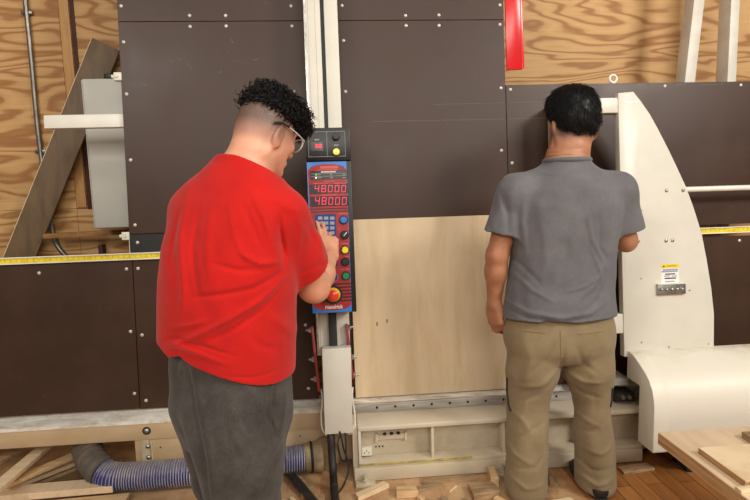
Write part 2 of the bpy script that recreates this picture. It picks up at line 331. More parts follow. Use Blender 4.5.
t = MB().box(-1.388, -1.366, .752, .7595, 1.24, 3.9, .001).build('gap_strip', M_('gap')); struct(t)  # dark strip laid in for the shaded gap between the wall boards

# ================================================================== things on the back wall
V3_ = lambda *a: np.array(a, float)
pts = [wy(25, -4, .742), wy(31.5, 60, .742), wy(38, 130, .742), wy(46, 190, .742), wy(52, 228, .742)]
low = [wy(56, 243, .742), wy(63, 253, .742), wy(76, 266, .742), wy(88, 285, .742)]; low += [low[-1]*V3_(1, 1, .6)+V3_(.03, 0, 0), low[-1]*V3_(1, 1, 0)+V3_(.04, 0, .001)]
P = [Vector(p) for p in pts+low]
def smooth_path(P, n=6):
    P = [Vector(p) for p in P]; out = []
    for i in range(len(P)-1):
        a, b, c, d = P[max(i-1, 0)], P[i], P[i+1], P[min(i+2, len(P)-1)]
        for k in range(n):
            u = k/n; out.append(.5*((2*b)+(c-a)*u+(2*a-5*b+4*c-d)*u*u+(3*b-a-3*c+d)*u**3))
    return out+[P[-1]]
o = thing('conduit_pipe', 'thin grey metal conduit running up the plywood wall and bending at its foot', 'pipe', tuple(P[3]))
MB().tube(smooth_path(P), .0135, 12).build('pipe', M_('pipe'), o)
for k in (2, 14, 26):
    c = smooth_path(P)[k]
    MB().obox((c.x, .748, c.z), (.060, .022, .020), None, .003).build('strap', M_('pipe'), o)

# board leaning behind the cabinet: real slab between wall foot and cabinet top
a0, a1 = Vector(wy(92.5, 38, .672)), Vector(wy(2, 262, .640)); d = (a0-a1).normalized(); wdir = (Vector(wy(117, 46.5, .690))-a0); wdir = (wdir-d*wdir.dot(d)).normalized(); nrm = d.cross(wdir).normalized()
BW_ = .150; a2 = a0-d*((a0.z+min(0, wdir.z)*BW_-.012*abs(nrm.z)-.002)/d.z)
R = Matrix((wdir, nrm, d)).transposed(); L_ = (a0-a2).length
o = MB().obox(a2+d*L_/2+wdir*BW_/2, (BW_, .022, L_), R, .0015).build('leaning_board', M_('brownboard'), None, tuple(a2))
tag(o, 'long brown board leaning diagonally against the wall behind the grey cabinet', 'board')
e = MB().obox(a2+d*L_/2-wdir*.001, (.003, .0215, L_), R).build('edge_band', M_('paleboard'), o); e['label'] = 'pale raw edge of the board'

o = thing('electrical_cabinet', 'light grey metal electrical cabinet half hidden behind the brown panels', 'cabinet', tuple(wy(105, 229, .45)))
c0, c1 = wy(82, 79, .40), wy(132, 229, .40)
xl, xr = -1.228, -.70
MB().box(xl-.004, xr, .425, .60, 1.147, 1.912, .006).build('body', M_('grey'), o)
MB().box(xl+.016, xr, .392, .42, 1.15, 1.91, .005).build('door', M_('grey'), o)
MB().box(xl+.006, xr-.01, .420, .427, 1.155, 1.905).build('door_seal', M_('black'), o)
for z in (1.25, 1.75): MB().box(-.86, -.80, .601, .759, z, z+.04, .002).build('mounting_rail', M_('grey'), o)
MB().box(-1.118, -1.05, .43, .5, 1.912, 1.942, .004).build('cable_gland', M_('black'), o)
MB().tube(smooth_path([(-1.06, .47, 1.93), (-1.03, .45, 1.925), (-1.0, .44, 1.935), (-.95, .43, 1.96), (-.90, .42, 2.02)]), .012, 8).build('cable', M_('rubber'), o)
# wood strip under the cabinet, and the post below it
z_ = wy(90, 234, .60)
o = MB().obox(((wy(47, 236, .62)+wy(128, 231, .62))/2)+np.array([.1, 0, 0]), (.66, .05, .026), Matrix.Rotation(-.02, 3, 'Y'), .002).build('wooden_strip', M_('batten'), None, tuple(wy(88, 234, .62)))
tag(o, 'horizontal wooden strip fixed on the wall under the grey cabinet', 'wood strip')
zz = wy(98, 240, .68); o = MB().box(zz[0]-.012, zz[0]+.012, .70, .755, 0, 1.03, .002).build('short_post', M_('gap'), None, (zz[0], .73, 0)); tag(o, 'thin dark reddish post standing under the wooden strip by the wall', 'post')

# two white steel posts behind the top of the right hand panel
o = thing('steel_post', 'slanted white steel post rising behind the panel, the one nearer the eye ring', 'post', (2.06, .40, 0))
YP_ = .40
b0, b1 = Vector(wy(690.2, 80, YP_)), Vector(wy(699.5, 0, YP_)); b0.y = b1.y = YP_+.045; dd = (b1-b0).normalized(); pw = float(wy(695.5, 80, YP_)[0]-wy(685, 80, YP_)[0])
b2, b3 = b0-dd*((b0.z-.012)/dd.z), b0+dd*.95; Rm = Matrix((Vector((0, 1, 0)).cross(dd).normalized(), Vector((0, 1, 0)), dd)).transposed()
MB().obox((b2+b3)/2, (pw, .09, (b3-b2).length), Rm, .004).build('post_tube', M_('post'), o)
MB().box(b2.x-.08, b2.x+.08, YP_-.03, YP_+.12, 0, .008, .002).build('foot_plate', M_('post'), o)
o = thing('steel_post', 'upright white steel post behind the panel, close to the right edge of the photo', 'post', (2.34, YP_+.05, 0))
ua, ub = wy(727.5, 80, YP_)[0], wy(736.3, 80, YP_)[0]
MB().box(ua, ub, YP_, YP_+.10, .008, 3.6, .004).build('post_tube', M_('post'), o); MB().box(ua-.05, ub+.05, YP_-.04, YP_+.14, 0, .008, .002).build('foot_plate', M_('post'), o)

# ================================================================== backing panels of the saw (leaning machine frame)
scr = MB(); scr.dome((0, 0, 0), (0, -1, 0), .0082, .0032, 14); scr = scr.build('screw', M_('screw')); SCREW = scr.data; bpy.data.objects.remove(scr)
def panel(label, x0, x1, z0, z1, screws, m='panel', group=None, th=.018):
    base = ((x0+x1)/2, 0, z0)
    o = MB().box(x0, x1, 0, th, z0, z1, .0012, 1).build('backing_panel', M_(m), None, base); to_machine(o); tag(o, label, 'panel', group)
    for (px, py) in screws:
        x, _, z = mp(px, py, 0); s = bpy.data.objects.new('screw', SCREW); COL.objects.link(s); s.parent = o; s.location = (x-base[0], 0.0, z-base[2])
    return o
G_ = 'brown backing panels of the saw'
pB = panel('large dark brown panel behind the curly haired person in red', -.934, -.0745, 1.142, 2.1295,
      [(123.5, 42), (126.5, 94), (130.5, 160), (135, 225), (190, 26.5), (226, 26), (292, 26), (295, 92)], group=G_)
panel('narrow dark brown strip panel above the panel behind the person in red', -.934, -.0745, 2.1315, 2.9, [(121, 6), (189.5, 15.5), (225.5, 15.5), (291, 6)], group=G_)
panel('low dark brown panel under the yellow tape at the left end of the machine', -2.3, -.927, .308, 1.019, [(39, 273), (126.5, 269), (130.5, 331.5), (134.5, 393.5)], group=G_)
panel('low dark brown panel behind the waist of the person in red', -.924, -.0745, .306, 1.019, [(138, 268.5), (142, 335), (146, 400.5), (305.5, 325), (308.5, 388.5)], group=G_)
panel('short black panel between the yellow tape and the big brown panel', -.934, -.0745, 1.052, 1.139, [(137.5, 242.5)], 'blackpanel', G_)
panel('narrow dark brown strip panel left of the red strip and right of the white beam', .078, .905, 2.1315, 2.9, [(342, 5.5), (405.5, 15.5), (439, 15), (500, 5)], group=G_)
pF = panel('large dark brown panel between the white beam and the person in grey', .078, .9035, .30, 2.1295,
      [(343.5, 40.5), (345.5, 91.5), (406, 25.5), (439, 25.5), (500, 24.5), (501, 88), (501.5, 150.5)], group=G_)
pG = panel('wide dark brown panel behind the head of the person in grey', .9055, 2.75, 1.083, 1.812, [(510.5, 89.5), (512, 163), (665, 86), (741, 85), (690, 88)][:4], group=G_)
panel('low dark brown panel to the right of the curved white guard plate', .9055, 2.75, .303, 1.021, [(739.5, 240.5)], group=G_)
def scuffs(o, lines, w=.0022):
    for x0, y0, x1, y1 in lines:
        b = MB(); a, c = mp(x0, y0, 0), mp(x1, y1, 0); d = Vector(c-a); ang = math.atan2(d.z, d.x); m = (a+c)/2
        b.obox((m[0], -.0002, m[2]), (d.length, .0005, w), Matrix.Rotation(-ang, 3, 'Y'))
        b.build('scuff_mark', M_('scuff'), o)['label'] = 'pale scratch on the brown film'
scuffs(pB, [(171, 62, 174, 61), (178, 57.5, 181, 60), (187, 63, 190.5, 67), (189, 65, 192, 69.5), (219, 73, 222, 71), (231, 39, 233, 43), (142, 83, 146, 86), (253, 60, 258, 59)], .003)
scuffs(pF, [(434, 104.5, 504, 102.8), (372, 121.5, 440, 120.3), (442, 120.2, 504, 119)], .0022); scuffs(pG, [(508, 102.7, 549, 101.8), (508, 119, 549, 118), (676, 84.5, 686, 84), (700, 85, 724, 83.8)], .0022)
# clips fixed to the panel edge
for (px, py) in ((118, 77), (126, 236)):
    x, _, z = mp(px, py, .01); b = MB()
    b.box(x-.016, x+.020, -.004, .03, z-.019, z+.019, .003); b.box(x-.028, x-.010, .0, .02, z-.006, z+.008, .002); b.cyl((x, -.012, z), (x, .0, z), .006)
    b.build('edge_clip', M_('brackets'), pB)
o = MB().box(-.9352, -.933, -.003, .02, 1.04, 1.142).build('white_edge', M_('white'), pB)

# red strip hanging on the panel edge
x0, x1 = mp(505.5, 30)[0], mp(523, 30)[0]
o = MB().prism([(x0, 1.885), (x1-.012, 1.885), (x1, 1.895), (x1, 2.6), (x0, 2.6)], -.006, .004, .001).build('red_strip', M_('red_sign'), None, (x0, 0, 1.885)); to_machine(o)
tag(o, 'glossy red strip hanging on the edge of the brown panel over bare plywood', 'strip')
MB().box(x1-.013, x1-.010, -.0085, -.006, 1.89, 2.6).build('rib', M_('red_sign'), o)
# eye ring standing on the right hand panel
c = mp(613, 76.5, .009); o = thing('eye_bolt', 'small white eye ring standing on top of the brown panel', 'ring', (c[0], .009, 1.812), machine=True)
MB().ring((c[0], .009, 1.837), (0, 1, 0), .0185, .0058).build('ring', M_('white'), o); MB().cyl((c[0], .009, 1.812), (c[0], .009, 1.82), .009).build('shank', M_('white'), o)
# white stop bar sticking out to the left
p0, p1 = mp(47, 123, .05), mp(124, 122, .05)
o = thing('stop_bar', 'white flat bar sticking out across the front of the grey cabinet', 'bar', (p0[0], .04, p0[2]), machine=True)
MB().box(p0[0], -.80, .022, .058, p0[2]-.031, p0[2]+.031, .003).build('bar', M_('white'), o)
MB().box(p0[0]-.002, p0[0]+.001, .024, .056, p0[2]-.029, p0[2]+.029, .001).build('end_cap', M_('brackets'), o)

# yellow measuring tapes in their white rails
def tape(label, x0, x1, zc):
    o = thing('measuring_tape', label, 'measuring tape', ((x0+x1)/2, -.012, zc), group=None, machine=True)
    b = MB(); b.box(x0, x1, -.010, .0, zc-.0165, zc+.0165, .001); b.box(x0, x1, -.0165, -.009, zc+.0115, zc+.0165, .001); b.box(x0, x1, -.0165, -.009, zc-.0165, zc-.0115, .001); b.build('rail', M_('white'), o)
    q = MB().box(x0, x1, -.0125, -.0101, zc-.0112, zc+.0112).build('tape', M_('tape'), o); return o
tape('yellow measuring tape in a white rail to the left of the person in red', -2.3, -.0745, 1.036)
tape('yellow measuring tape in a white rail at the right of the curved guard plate', .9055, 2.75, 1.053)

# ================================================================== plywood being cut
o = MB().box(.105, 1.02, -.020, -.002, .302, 1.172, .0008, 1).build('plywood_sheet', M_('birch'), None, (.56, -.011, .302)); to_machine(o)
tag(o, 'big pale birch plywood sheet standing on the machine ledge between the two people', 'plywood sheet')
for px, py in ((377, 324), (387, 321)):
    x, _, z = mp(px, py, -.02); MB().box(x-.004, x+.004, -.0204, -.0199, z-.009, z+.009).build('knot', M_('batten'), o)

# ================================================================== vertical beam with its lower cover
o = thing('saw_beam', 'tall cream double beam standing behind the control console', 'beam', (.01, -.1, .2), machine=True)
MB().prism([(-.0705, .55), (.004, .55), (.004, 3.0), (-.0705, 3.0)], -.16, -.085, .004).build('beam_rail', M_('cream'), o)
MB().prism([(.021, .55), (.083, .55), (.083, 3.0), (.021, 3.0)], -.16, -.085, .004).build('beam_rail', M_('cream'), o)
for x in (-.052, -.020): MB().box(x-.0012, x+.0012, -.1608, -.158, .56, 3.0).build('groove', M_('cream_dirt_shade'), o)
MB().box(.004, .021, -.12, -.09, .55, 3.0).build('inner_web', M_('black'), o)
MB().box(-.071, -.06, -.165, -.155, .56, 3.0, .001).build('edge_strip', M_('zinc'), o)
MB().box(-.012, .024, -.19, -.161, .48, .80, .003).build('recess_shade_strip', M_('rubber'), o)  # dark strip standing in for the black shadow in the recess between the rails
MB().box(-.052, .068, -.084, -.022, .30, .72, .004).build('foot_block', M_('cream_dirt_shade'), o)
zb = .212
cb = MB(); cb.prism([(-.048, zb), (.077, zb), (.083, .598), (-.046, .598)], -.245, -.165, .003); cb.build('lower_cover', M_('cream'), o)
for side, (ax, bx) in enumerate((((312, 326), (319, 392)), ((346.5, 324), (352.5, 379)))):
    pa, pb = mp(*ax, -.17), mp(*bx, -.17); w = .006
    pl = MB(); pl.prism([(pa[0]-w, pa[2]), (pa[0]+w, pa[2]), (pb[0]+w, pb[2]+.02), (pb[0]+w*.6, pb[2]), (pb[0]-w, pb[2]+.01)], -.19, -.15, .002); pl = pl.build('side_plate', M_('red_paint'), o)
    sgn = -1 if side == 0 else 1
    ks = ((.06, .0), (.5, 0), (.80, 0)) if side == 0 else ((.06, 0), (.60, 0), (.93, 0))
    for u, _ in ks:
        x = pa[0]+(pb[0]-pa[0])*u; z = pa[2]+(pb[2]-pa[2])*u
        q = MB(); q.cyl((x, -.172, z), (x+sgn*.017, -.172, z), .0135, .0135, 6); q.cyl((x+sgn*.017, -.172, z), (x+sgn*.031, -.172, z), .006, .005, 10); q.build('bolt', M_('zinc'), pl)
# thin white cables down both flanks of the cover
for sgn, xa in ((-1, -.058), (1, .086)):
    q = MB().tube(smooth_path([(xa, -.18, .40), (xa-.004*sgn, -.2, .36), (xa+.004*sgn, -.2, .29), (xa+.002*sgn, -.21, .23), (xa-.02*sgn, -.21, .195), (xa-.045*sgn, -.2, .215)]), .004, 8).build('wire', M_('brackets'), o)
# ================================================================== black cable under the cover
def wpath(l): return smooth_path([wz(x, y, z) if f == 'z' else wy(x, y, z) for f, x, y, z in l])
o = MB().tube(wpath([('y', 330.5, 428, -.215), ('y', 331, 440, -.235), ('y', 332, 455, -.29), ('y', 333, 470, -.33), ('z', 334, 486, .03), ('z', 336, 503, .024), ('z', 345, 540, .024)]), .0175, 12).build('power_cable', M_('rubber'), None, tuple(wy(332, 455, -.3)))
tag(o, 'thick black cable hanging from the lower end of the cream beam to the floor', 'cable')
o = MB().tube(wpath([('y', 339, 430, -.235), ('y', 341, 436, -.27), ('y', 344, 450, -.27), ('y', 347, 458, -.28), ('y', 348.5, 470, -.29), ('y', 345, 482, -.31), ('y', 340, 491, -.32), ('z', 332, 500, .008)]), .0042, 8).build('thin_cable', M_('rubber'), None, tuple(wy(341, 436, -.27)))
tag(o, 'thin black cable looping down beside the thick one', 'cable')
o = MB().tube(wpath([('y', 342, 432, -.24), ('y', 338, 443, -.275), ('y', 341, 458, -.275), ('y', 345.5, 461, -.27), ('y', 346, 447, -.268), ('y', 345, 433, -.26)]), .0035, 8).build('thin_cable', M_('rubber'), None, tuple(wy(342, 432, -.25)))
tag(o, 'small closed loop of black cable under the cream cover', 'cable')

# ================================================================== control console
o = con = thing('control_console', 'red and blue control console with lit number displays and round push buttons', 'control panel', (.015, -.28, .766), machine=True)
YF = -.300
def c_(px, py, y=YF): p = mp(px, py, y); return p[0], p[2]
zt, zm, zl = c_(330, 127.5)[1], c_(330, 161)[1], c_(333, 313)[1]
xL, xR = -.0795, .1125
MB().box(xL+.002, .1115, YF, -.17, zm+.001, zt, .004).build('upper_housing', M_('black'), o)
MB().box(xL, xR, YF+.002, -.17, zl, zm-.001, .004).build('housing', M_('black'), o)
ux0, uz1 = c_(307.5, 131); ux1, uz0 = c_(345.5, 157.5)
MB().box(ux0, ux1, YF-.003, YF, uz0, uz1, .001).build('upper_plate', M_('consoleface'), o)
def at(px, py): x, z = c_(px, py, YF-.004); return x, z
Y1 = YF-.003
fr = MB()
for a in ((308.2, 132), (345, 132)), ((308.2, 157), (345, 157)): fr.box(at(*a[0])[0], at(*a[1])[0], Y1-.0012, Y1, at(*a[0])[1]-.0008, at(*a[0])[1]+.0008)
for px in (308.2, 326.8, 345): x = at(px, 140)[0]; fr.box(x-.0008, x+.0008, Y1-.0012, Y1, at(326, 157)[1], at(326, 132)[1])
fr.build('plate_outline', M_('ltgrey'), o)
def rect(name, p0, p1, m, d=.0015, y=Y1, parent=con, bev=0): 
    (x0, z1), (x1, z0) = at(*p0), at(*p1); return MB().box(x0, x1, y-d, y, z0, z1, bev).build(name, M_(m), parent)
dsp = rect('small_display', (310.3, 142.2), (323.5, 150.8), 'display')
for k in range(3):
    x0 = 315.3+k*2.35; b = MB(); (xa, za), (xb, zb_) = at(x0, 144.2), at(x0+1.8, 148); yy = Y1-.0024; w = .0013
    for (u0, u1, v0, v1) in ((xa, xb, za-w, za), (xa, xb, zb_, zb_+w), (xa, xb, (za+zb_)/2-w/2, (za+zb_)/2+w/2), (xa, xa+w, zb_, za), (xb-w, xb, zb_, za)): b.box(u0, u1, yy, yy+.001, v0, v1)
    b.build('digit', M_('digit'), dsp)
x, z = at(317, 139.8); text_mesh('caption', 'AMPS', .0085, M_('print'), o, (x, Y1-.0006, z))
x, z = at(336.3, 145.3); text_mesh('caption', 'RESET', .008, M_('print'), o, (x, Y1-.0006, z))
def button(px, py, r, m, y=Y1, h=.011, bez='black', rb=1.32, parent=con, name='push_button'):
    x, z = c_(px, py, y-.004); b = MB(); b.cyl((x, y, z), (x, y-.004, z), r*rb, r*rb*.94, 24); b = b.build(name, M_(bez), parent)
    k = MB(); k.tube([(x, y-.003, z), (x, y-h*.8, z), (x, y-h, z), (x, y-h*1.02, z)], [r, r, r*.88, r*.1], 24); k.build('cap', M_(m), b); return b
button(336, 136.8, .0148, 'black', h=.02, rb=1.12, name='knob'); button(336.3, 152, .0152, 'btn_yellow', h=.016, rb=1.28)
# printed lower face
Y2 = YF+.002
bx0, bz1 = c_(306.5, 162.5); 
MB().box(xL+.001, .0915, Y2-.002, Y2, zl+.002, zm-.003, .0008).build('faceplate', M_('face_blue'), o); YB = Y2-.002
def zz(py, px=330): return c_(px, py, YB)[1]
rx0, rx1 = xL+.005, .0900; cx_ = (rx0+rx1)/2; top = [(rx0+(rx1-rx0)*k/14, zz(170)+(zz(163.8)-zz(170))*(1-(2*k/14-1)**2)**.5) for k in range(15)]
bot = [(rx1-(rx1-rx0)*k/14, zz(305.5)-(zz(305.5)-zz(310.5))*(1-(2*k/14-1)**2)**.5) for k in range(15)]
MB().prism(top+bot, YB-.0012, YB).build('red_print', M_('face_red'), o); YR = YB-.0012
def bar(name, px0, px1, py0, py1, m, d=.0008, parent=con, y=None):
    y = YR if y is None else y; x0, x1 = c_(px0, (py0+py1)/2, y)[0], c_(px1, (py0+py1)/2, y)[0]
    return MB().box(x0, x1, y-d, y, zz(py1, (px0+px1)/2), zz(py0, (px0+px1)/2)).build(name, M_(m), parent)
bar('title_print', 320, 338, 166.0, 168.6, 'amber'); bar('title_print', 318, 338, 169.3, 170.1, 'amber')
st = bar('status_panel', 310.2, 347, 170.8, 179.4, 'display')
for py in (173.3, 175.9): bar('rule_line', 311, 346.5, py, py+.45, 'ltgrey', parent=st, y=YR-.0008)
bar('caption', 321, 336, 171.3, 172.5, 'print', parent=st, y=YR-.0008)
for px, py, w in ((317.5, 174.2, 3), (330, 174.2, 2), (342.5, 174.2, 3), (317.5, 177.2, 4), (330, 177.2, 3), (342.5, 177.2, 3)): bar('caption', px, px+w, py, py+.9, 'ltgrey', parent=st, y=YR-.0008)
for py, m in ((174.8, 'led_green'), (177.9, 'led_white')):
    x, z = c_(316, py, YR); MB().dome((x, YR-.0008, z), (0, -1, 0), .0042, .003).build('indicator_light', M_(m), st)
def seven(parent, px0, px1, py0, py1, txt):
    seg = {'4': 'bcfg', '8': 'abcdefg', '0': 'abcdef'}; n = len(txt); y = YR-.0034
    for i, ch in enumerate(txt):
        a = px0+(px1-px0)*i/n; wd = (px1-px0)/n*.66; xa, xb = c_(a, py0, y)[0], c_(a+wd, py0, y)[0]; za, zb_ = zz(py0, a), zz(py1, a); zc = (za+zb_)/2; w = .0030; b = MB()
        P_ = {'a': (xa, xb, za-w, za), 'd': (xa, xb, zb_, zb_+w), 'g': (xa, xb, zc-w/2, zc+w/2), 'f': (xa, xa+w, zc, za), 'b': (xb-w, xb, zc, za), 'e': (xa, xa+w, zb_, zc), 'c': (xb-w, xb, zb_, zc)}
        for s_ in seg[ch]:
            u0, u1, v0, v1 = P_[s_]; g = .0005; b.box(u0+g, u1-g, y-.001, y, v0+g, v1-g)
        for v in b.bm.verts: v.co.x += (v.co.z-zc)*.10
        b.build('digit', M_('digit'), parent)
for (a, b_, t0, t1, dx) in ((184.2, 193.4, 185.4, 192.3, 0), (196.2, 206, 197.4, 204.8, .4)):
    q = bar('number_display', 309.8+dx, 348.2+dx*2, a, b_, 'display', .003); seven(q, 314.6+dx, 348.0+dx*1.6, t0, t1, '48000')
for px0, px1, py in ((313, 328, 183), (334, 346, 183), (324, 334, 180.8), (322, 336, 194.6)): bar('caption', px0, px1, py, py+.7, 'amber')
for py in (208.2, 211): bar('print_line', 309, 349.5, py, py+1.0, 'face_dark')
kp = bar('keypad', 316.2, 336.6, 214.2, 266.5, 'navy', .002)
for r_ in range(10):
    for k in range(3):
        bar('key', 318+k*6.0, 322.4+k*6.0, 216.6+r_*4.9, 219.8+r_*4.9, 'key', .003, kp, YR-.002)
for px, py, m in ((343.6, 220, 'btn_blue'), (345, 250, 'btn_yellow'), (345.2, 262, 'black'), (345.8, 276, 'btn_green')): button(px, py, .0150, m, YR, .013)
kn = button(344.6, 235, .0165, 'black', YR, .016, rb=1.15, name='selector_switch'); x, z = c_(344.8, 234.6, YR-.017)
MB().obox((x+.002, YR-.0172, z+.002), (.004, .002, .021), Matrix.Rotation(.75, 3, 'Y'), .0006).build('pointer', M_('print'), kn)
for px0, px1, py in ((338.6, 347.6, 213.2), (340.5, 348.5, 243.2), (345, 349, 256), (345, 349.5, 268.6), (341, 343.6, 269), (338.4, 340, 228.6), (348, 349.3, 228.4)): bar('caption', px0, px1, py, py+.8, 'amber')
x, z = c_(333.2, 277.2, YR); MB().cyl((x, YR, z), (x, YR-.002, z), .0205, .0205, 28).build('round_badge', M_('navy'), o)
MB().ring((x, YR-.002, z), (0, 1, 0), .0195, .0010).build('badge_rim', M_('key'), o)
for k in range(6): bar('print_stripe', 309.5+k*.15, 352, 283.6+k*3.35, 285+k*3.35, 'face_dark')
x, z = c_(333.2, 294.6, YR); es = MB().cyl((x, YR, z), (x, YR-.006, z), .0415, .0405, 32).build('emergency_stop', M_('black'), o)
MB().cyl((x, YR-.006, z), (x, YR-.016, z), .031, .027, 28).build('ring', M_('btn_ring'), es)
MB().tube([(x, YR-.014, z), (x, YR-.026, z), (x, YR-.036, z), (x, YR-.041, z), (x, YR-.042, z)], [.016, .0235, .0245, .018, .002], 28).build('mushroom_head', M_('btn_red'), es)
x, z = c_(333.7, 307.0, YR); text_mesh('maker_lettering', 'Hendrick', .0235, M_('print'), o, (x, YR-.0012, z), depth=.0014, shear=.12, squash=.86, bold=.0006)
MB().box(-.03, .05, -.17, -.161, .85, 1.5, .002).build('mounting_plate', M_('black'), o)

# ================================================================== curved guard plate on the saw carriage
o = gp = thing('guard_plate', 'tall cream guard plate with a long curved edge, right of the person in grey', 'guard', (1.55, -.2, .50), machine=True)
YG = -.205
def g_(px, py, y=YG-.04): p = mp(px, py, y); return p[0], p[2]
edge = [(633.5, 91.5), (641, 101), (650, 114), (658.5, 129.5), (668.5, 149), (678, 169), (686.3, 187), (694, 208), (701.8, 233), (707, 260), (711.5, 288), (714.2, 314), (714, 352)]
poly = [g_(*p) for p in edge]+[g_(624.5, 357), g_(618.2, 93)]
MB().prism(poly[::-1], YG-.04, YG, .003).build('plate', M_('cream'), o)
for (a, b_, c0, d_) in ((570, 623, 98.5, 112.5), (570, 625, 242, 250.5), (570, 626, 316.5, 333)):
    (xa, z1), (xb, z0) = g_(a, c0, YG-.035), g_(b_, d_, YG-.035); MB().box(xa, xb, YG-.035, YG+.025, z0, z1, .002).build('arm', M_('cream'), o)
(xa, z1), (xb, z0) = g_(612, 97), g_(606, 345); MB().box(1.105, 1.165, YG-.02, -.02, .50, 1.70, .003).build('rear_channel', M_('cream_dirt_shade'), o)
(xa, z1), (xb, z0) = g_(623.8, 93), g_(637.5, 103.2)
MB().box(g_(625, 102)[0], g_(637, 102)[0], YG-.0408, YG-.039, g_(630, 102.3)[1], g_(630, 101.7)[1]).build('weld_seam', M_('zinc'), o)
for px, py in ((666.5, 190.5), (683, 190.3), (641.5, 210.5), (641.2, 218), (631.5, 241.7), (638.2, 241.3), (666, 240.6), (672.5, 240.4), (641.3, 278.5), (641.5, 342.5), (689.5, 290.3), (708.5, 344), (669, 347)):
    big = py < 200 or 239 < py < 243; x, z = g_(px, py); MB().dome((x, YG-.04, z), (0, -1, 0), .0085 if big else .0045, .006 if big else .003).build('bolt', M_('zinc'), o)
YL = YG-.04
def gl(name, p0, p1, m, d=.0008, y=YL, parent=gp):
    (x0, z1), (x1, z0) = g_(*p0, YL), g_(*p1, YL); return MB().box(x0, x1, y-d, y, z0, z1).build(name, M_(m), parent)
lb = gl('warning_label', (661, 264.2), (678.8, 284), 'label_w'); lb['label'] = 'white warning label with a yellow heading'
gl('heading', (661, 264.2), (678.8, 267.6), 'label_y', .0006, YL-.0008, lb)
x, z = g_(671.3, 265.9); text_mesh('heading_text', 'CAUTION', .0108, M_('label_k'), lb, (x, YL-.0017, z), depth=.0006)
x, z = g_(663.6, 266.1); MB().prism([(x-.006, z-.005), (x+.006, z-.005), (x, z+.0055)], YL-.002, YL-.0014).build('warning_triangle', M_('label_k'), lb)
for px0, px1, py, m in ((662.5, 678, 269.2, 'label_g'), (661.5, 677.5, 271, 'label_g'), (665, 675, 273.6, 'label_k'), (664, 670, 275.6, 'label_g'), (671.5, 677, 275.6, 'label_g'), (664.5, 676, 277.8, 'label_k'), (665, 674.5, 281, 'label_g')): gl('print_line', (px0, py), (px1, py+.8), m, .0004, YL-.0008, lb)
tb = MB(); (x0, z1), (x1, z0) = g_(656.3, 284.5), g_(684, 293.4); tb.box(x0, x1, YL-.014, YL, z0, z1, .001); tb = tb.build('terminal_strip', M_('zinc'), o)
MB().box(x0-.001, x1+.001, YL-.022, YL, z1-.001, z1+.004, .001).build('top_flange', M_('cream'), tb)
for k in range(5):
    x = x0+(x1-x0)*(k+.7)/5.4; z = (z0+z1)/2; MB().dome((x, YL-.014, z), (0, -1, 0), .0085, .007).build('bolt', M_('zinc'), tb)
# white tube behind the plate
p0 = mp(688, 189.5, -.1); o = thing('steel_tube', 'white round tube running from the curved guard plate along the brown panel', 'tube', (p0[0], -.1, p0[2]), machine=True)
MB().cyl((1.60, -.10, p0[2]), (2.75, -.10, p0[2]), .0135, .0135, 18).build('tube', M_('white'), o); MB().box(1.585, 1.615, -.203, -.08, p0[2]-.02, p0[2]+.02, .002).build('bracket', M_('zinc'), o)

# ================================================================== machine base (stands upright on the floor)
o = base = thing('saw_base', 'long beige steel base of the panel saw with a dusty ledge and open recesses', 'machine base', (.2, -.1, 0))
MB().prism([(-.088, .268), (-.088, .282), (-.06, .292), (.06, .300), (.06, .268)], -2.4, 1.80, axis='x').build('dusty_ledge', M_('dust'), o)
MB().box(-2.4, .07, -.084, .05, .188, .2675, .002).build('front_beam', M_('basetan'), o)
MB().box(-.935, .075, -.078, .02, .02, .1875, .002).build('skirt_plate', M_('basetan'), o)
MB().box(-.905, -.868, -.085, -.077, .02, .187, .0015).build('strap_plate', M_('cream_dirt_shade'), o)
MB().box(-.862, -.855, -.082, -.077, .06, .17, .001).build('rib', M_('cream_dirt_shade'), o)
for px, py, r in ((146.5, 431, .0135), (148, 446.5, .0105), (148.5, 457.5, .0115), (149, 468, .0105)):
    p = wy(px, py, -.086); y0 = -.0845
    if r > .012: w_ = MB(); w_.cyl((p[0], -.083, p[2]), (p[0], -.0865, p[2]), r*1.45, r*1.4, 20); w_.build('washer', M_('rubber'), o)
    MB().dome((p[0], y0, p[2]), (0, -1, 0), r, .009).build('bolt', M_('zinc'), o)
for px, py in ((160.5, 447.5), (300, 436)): p = wy(px, py, -.079); MB().cyl((p[0], -.077, p[2]), (p[0], -.0795, p[2]), .0035, seg=10).build('bolt_hole', M_('hole'), o)
# guide rail
MB().box(.085, 1.80, -.108, -.09, .262, .304, .002).build('guide_rail', M_('steel'), o)
for k in range(15):
    x = .20+k*.088
    if x < 1.38: MB().cyl((x, -.107, .285), (x, -.1088, .285), .006, seg=14).build('bolt_hole', M_('hole'), o)
MB().box(.085, 1.80, -.085, -.02, .235, .266, .001).build('rail_seat', M_('cream_dirt_shade'), o)
# lip, recess frame
XL, XRr = .100, 1.438
MB().prism([(-.258, .240), (-.258, .258), (-.25, .2615), (-.09, .2615), (-.09, .240)], XL, XRr, .002, axis='x').build('front_lip', M_('base'), o)
MB().box(XL, 1.80, -.176, -.165, .02, .24, .001).build('recess_wall', M_('cream_dirt_shade'), o)  # the grimy cream also puts the recess shade into the wall colour
MB().box(XL, XRr, -.256, -.176, .066, .084, .002).build('recess_shelf', M_('base'), o)
MB().box(.078, XRr, -.262, -.20, .004, .0655, .002).build('lower_plate', M_('base'), o)
MB().box(XL, .112, -.256, -.176, .0845, .2395, .001).build('end_post', M_('cream'), o)
MB().box(.075, .0995, -.235, -.05, .02, .255, .002).build('end_cheek', M_('base'), o)
for px in (432.5, 503.5): x = wy(px, 440, -.24)[0]; MB().box(x-.006, x+.006, -.245, -.176, .0845, .2395, .001).build('recess_rib', M_('base'), o)
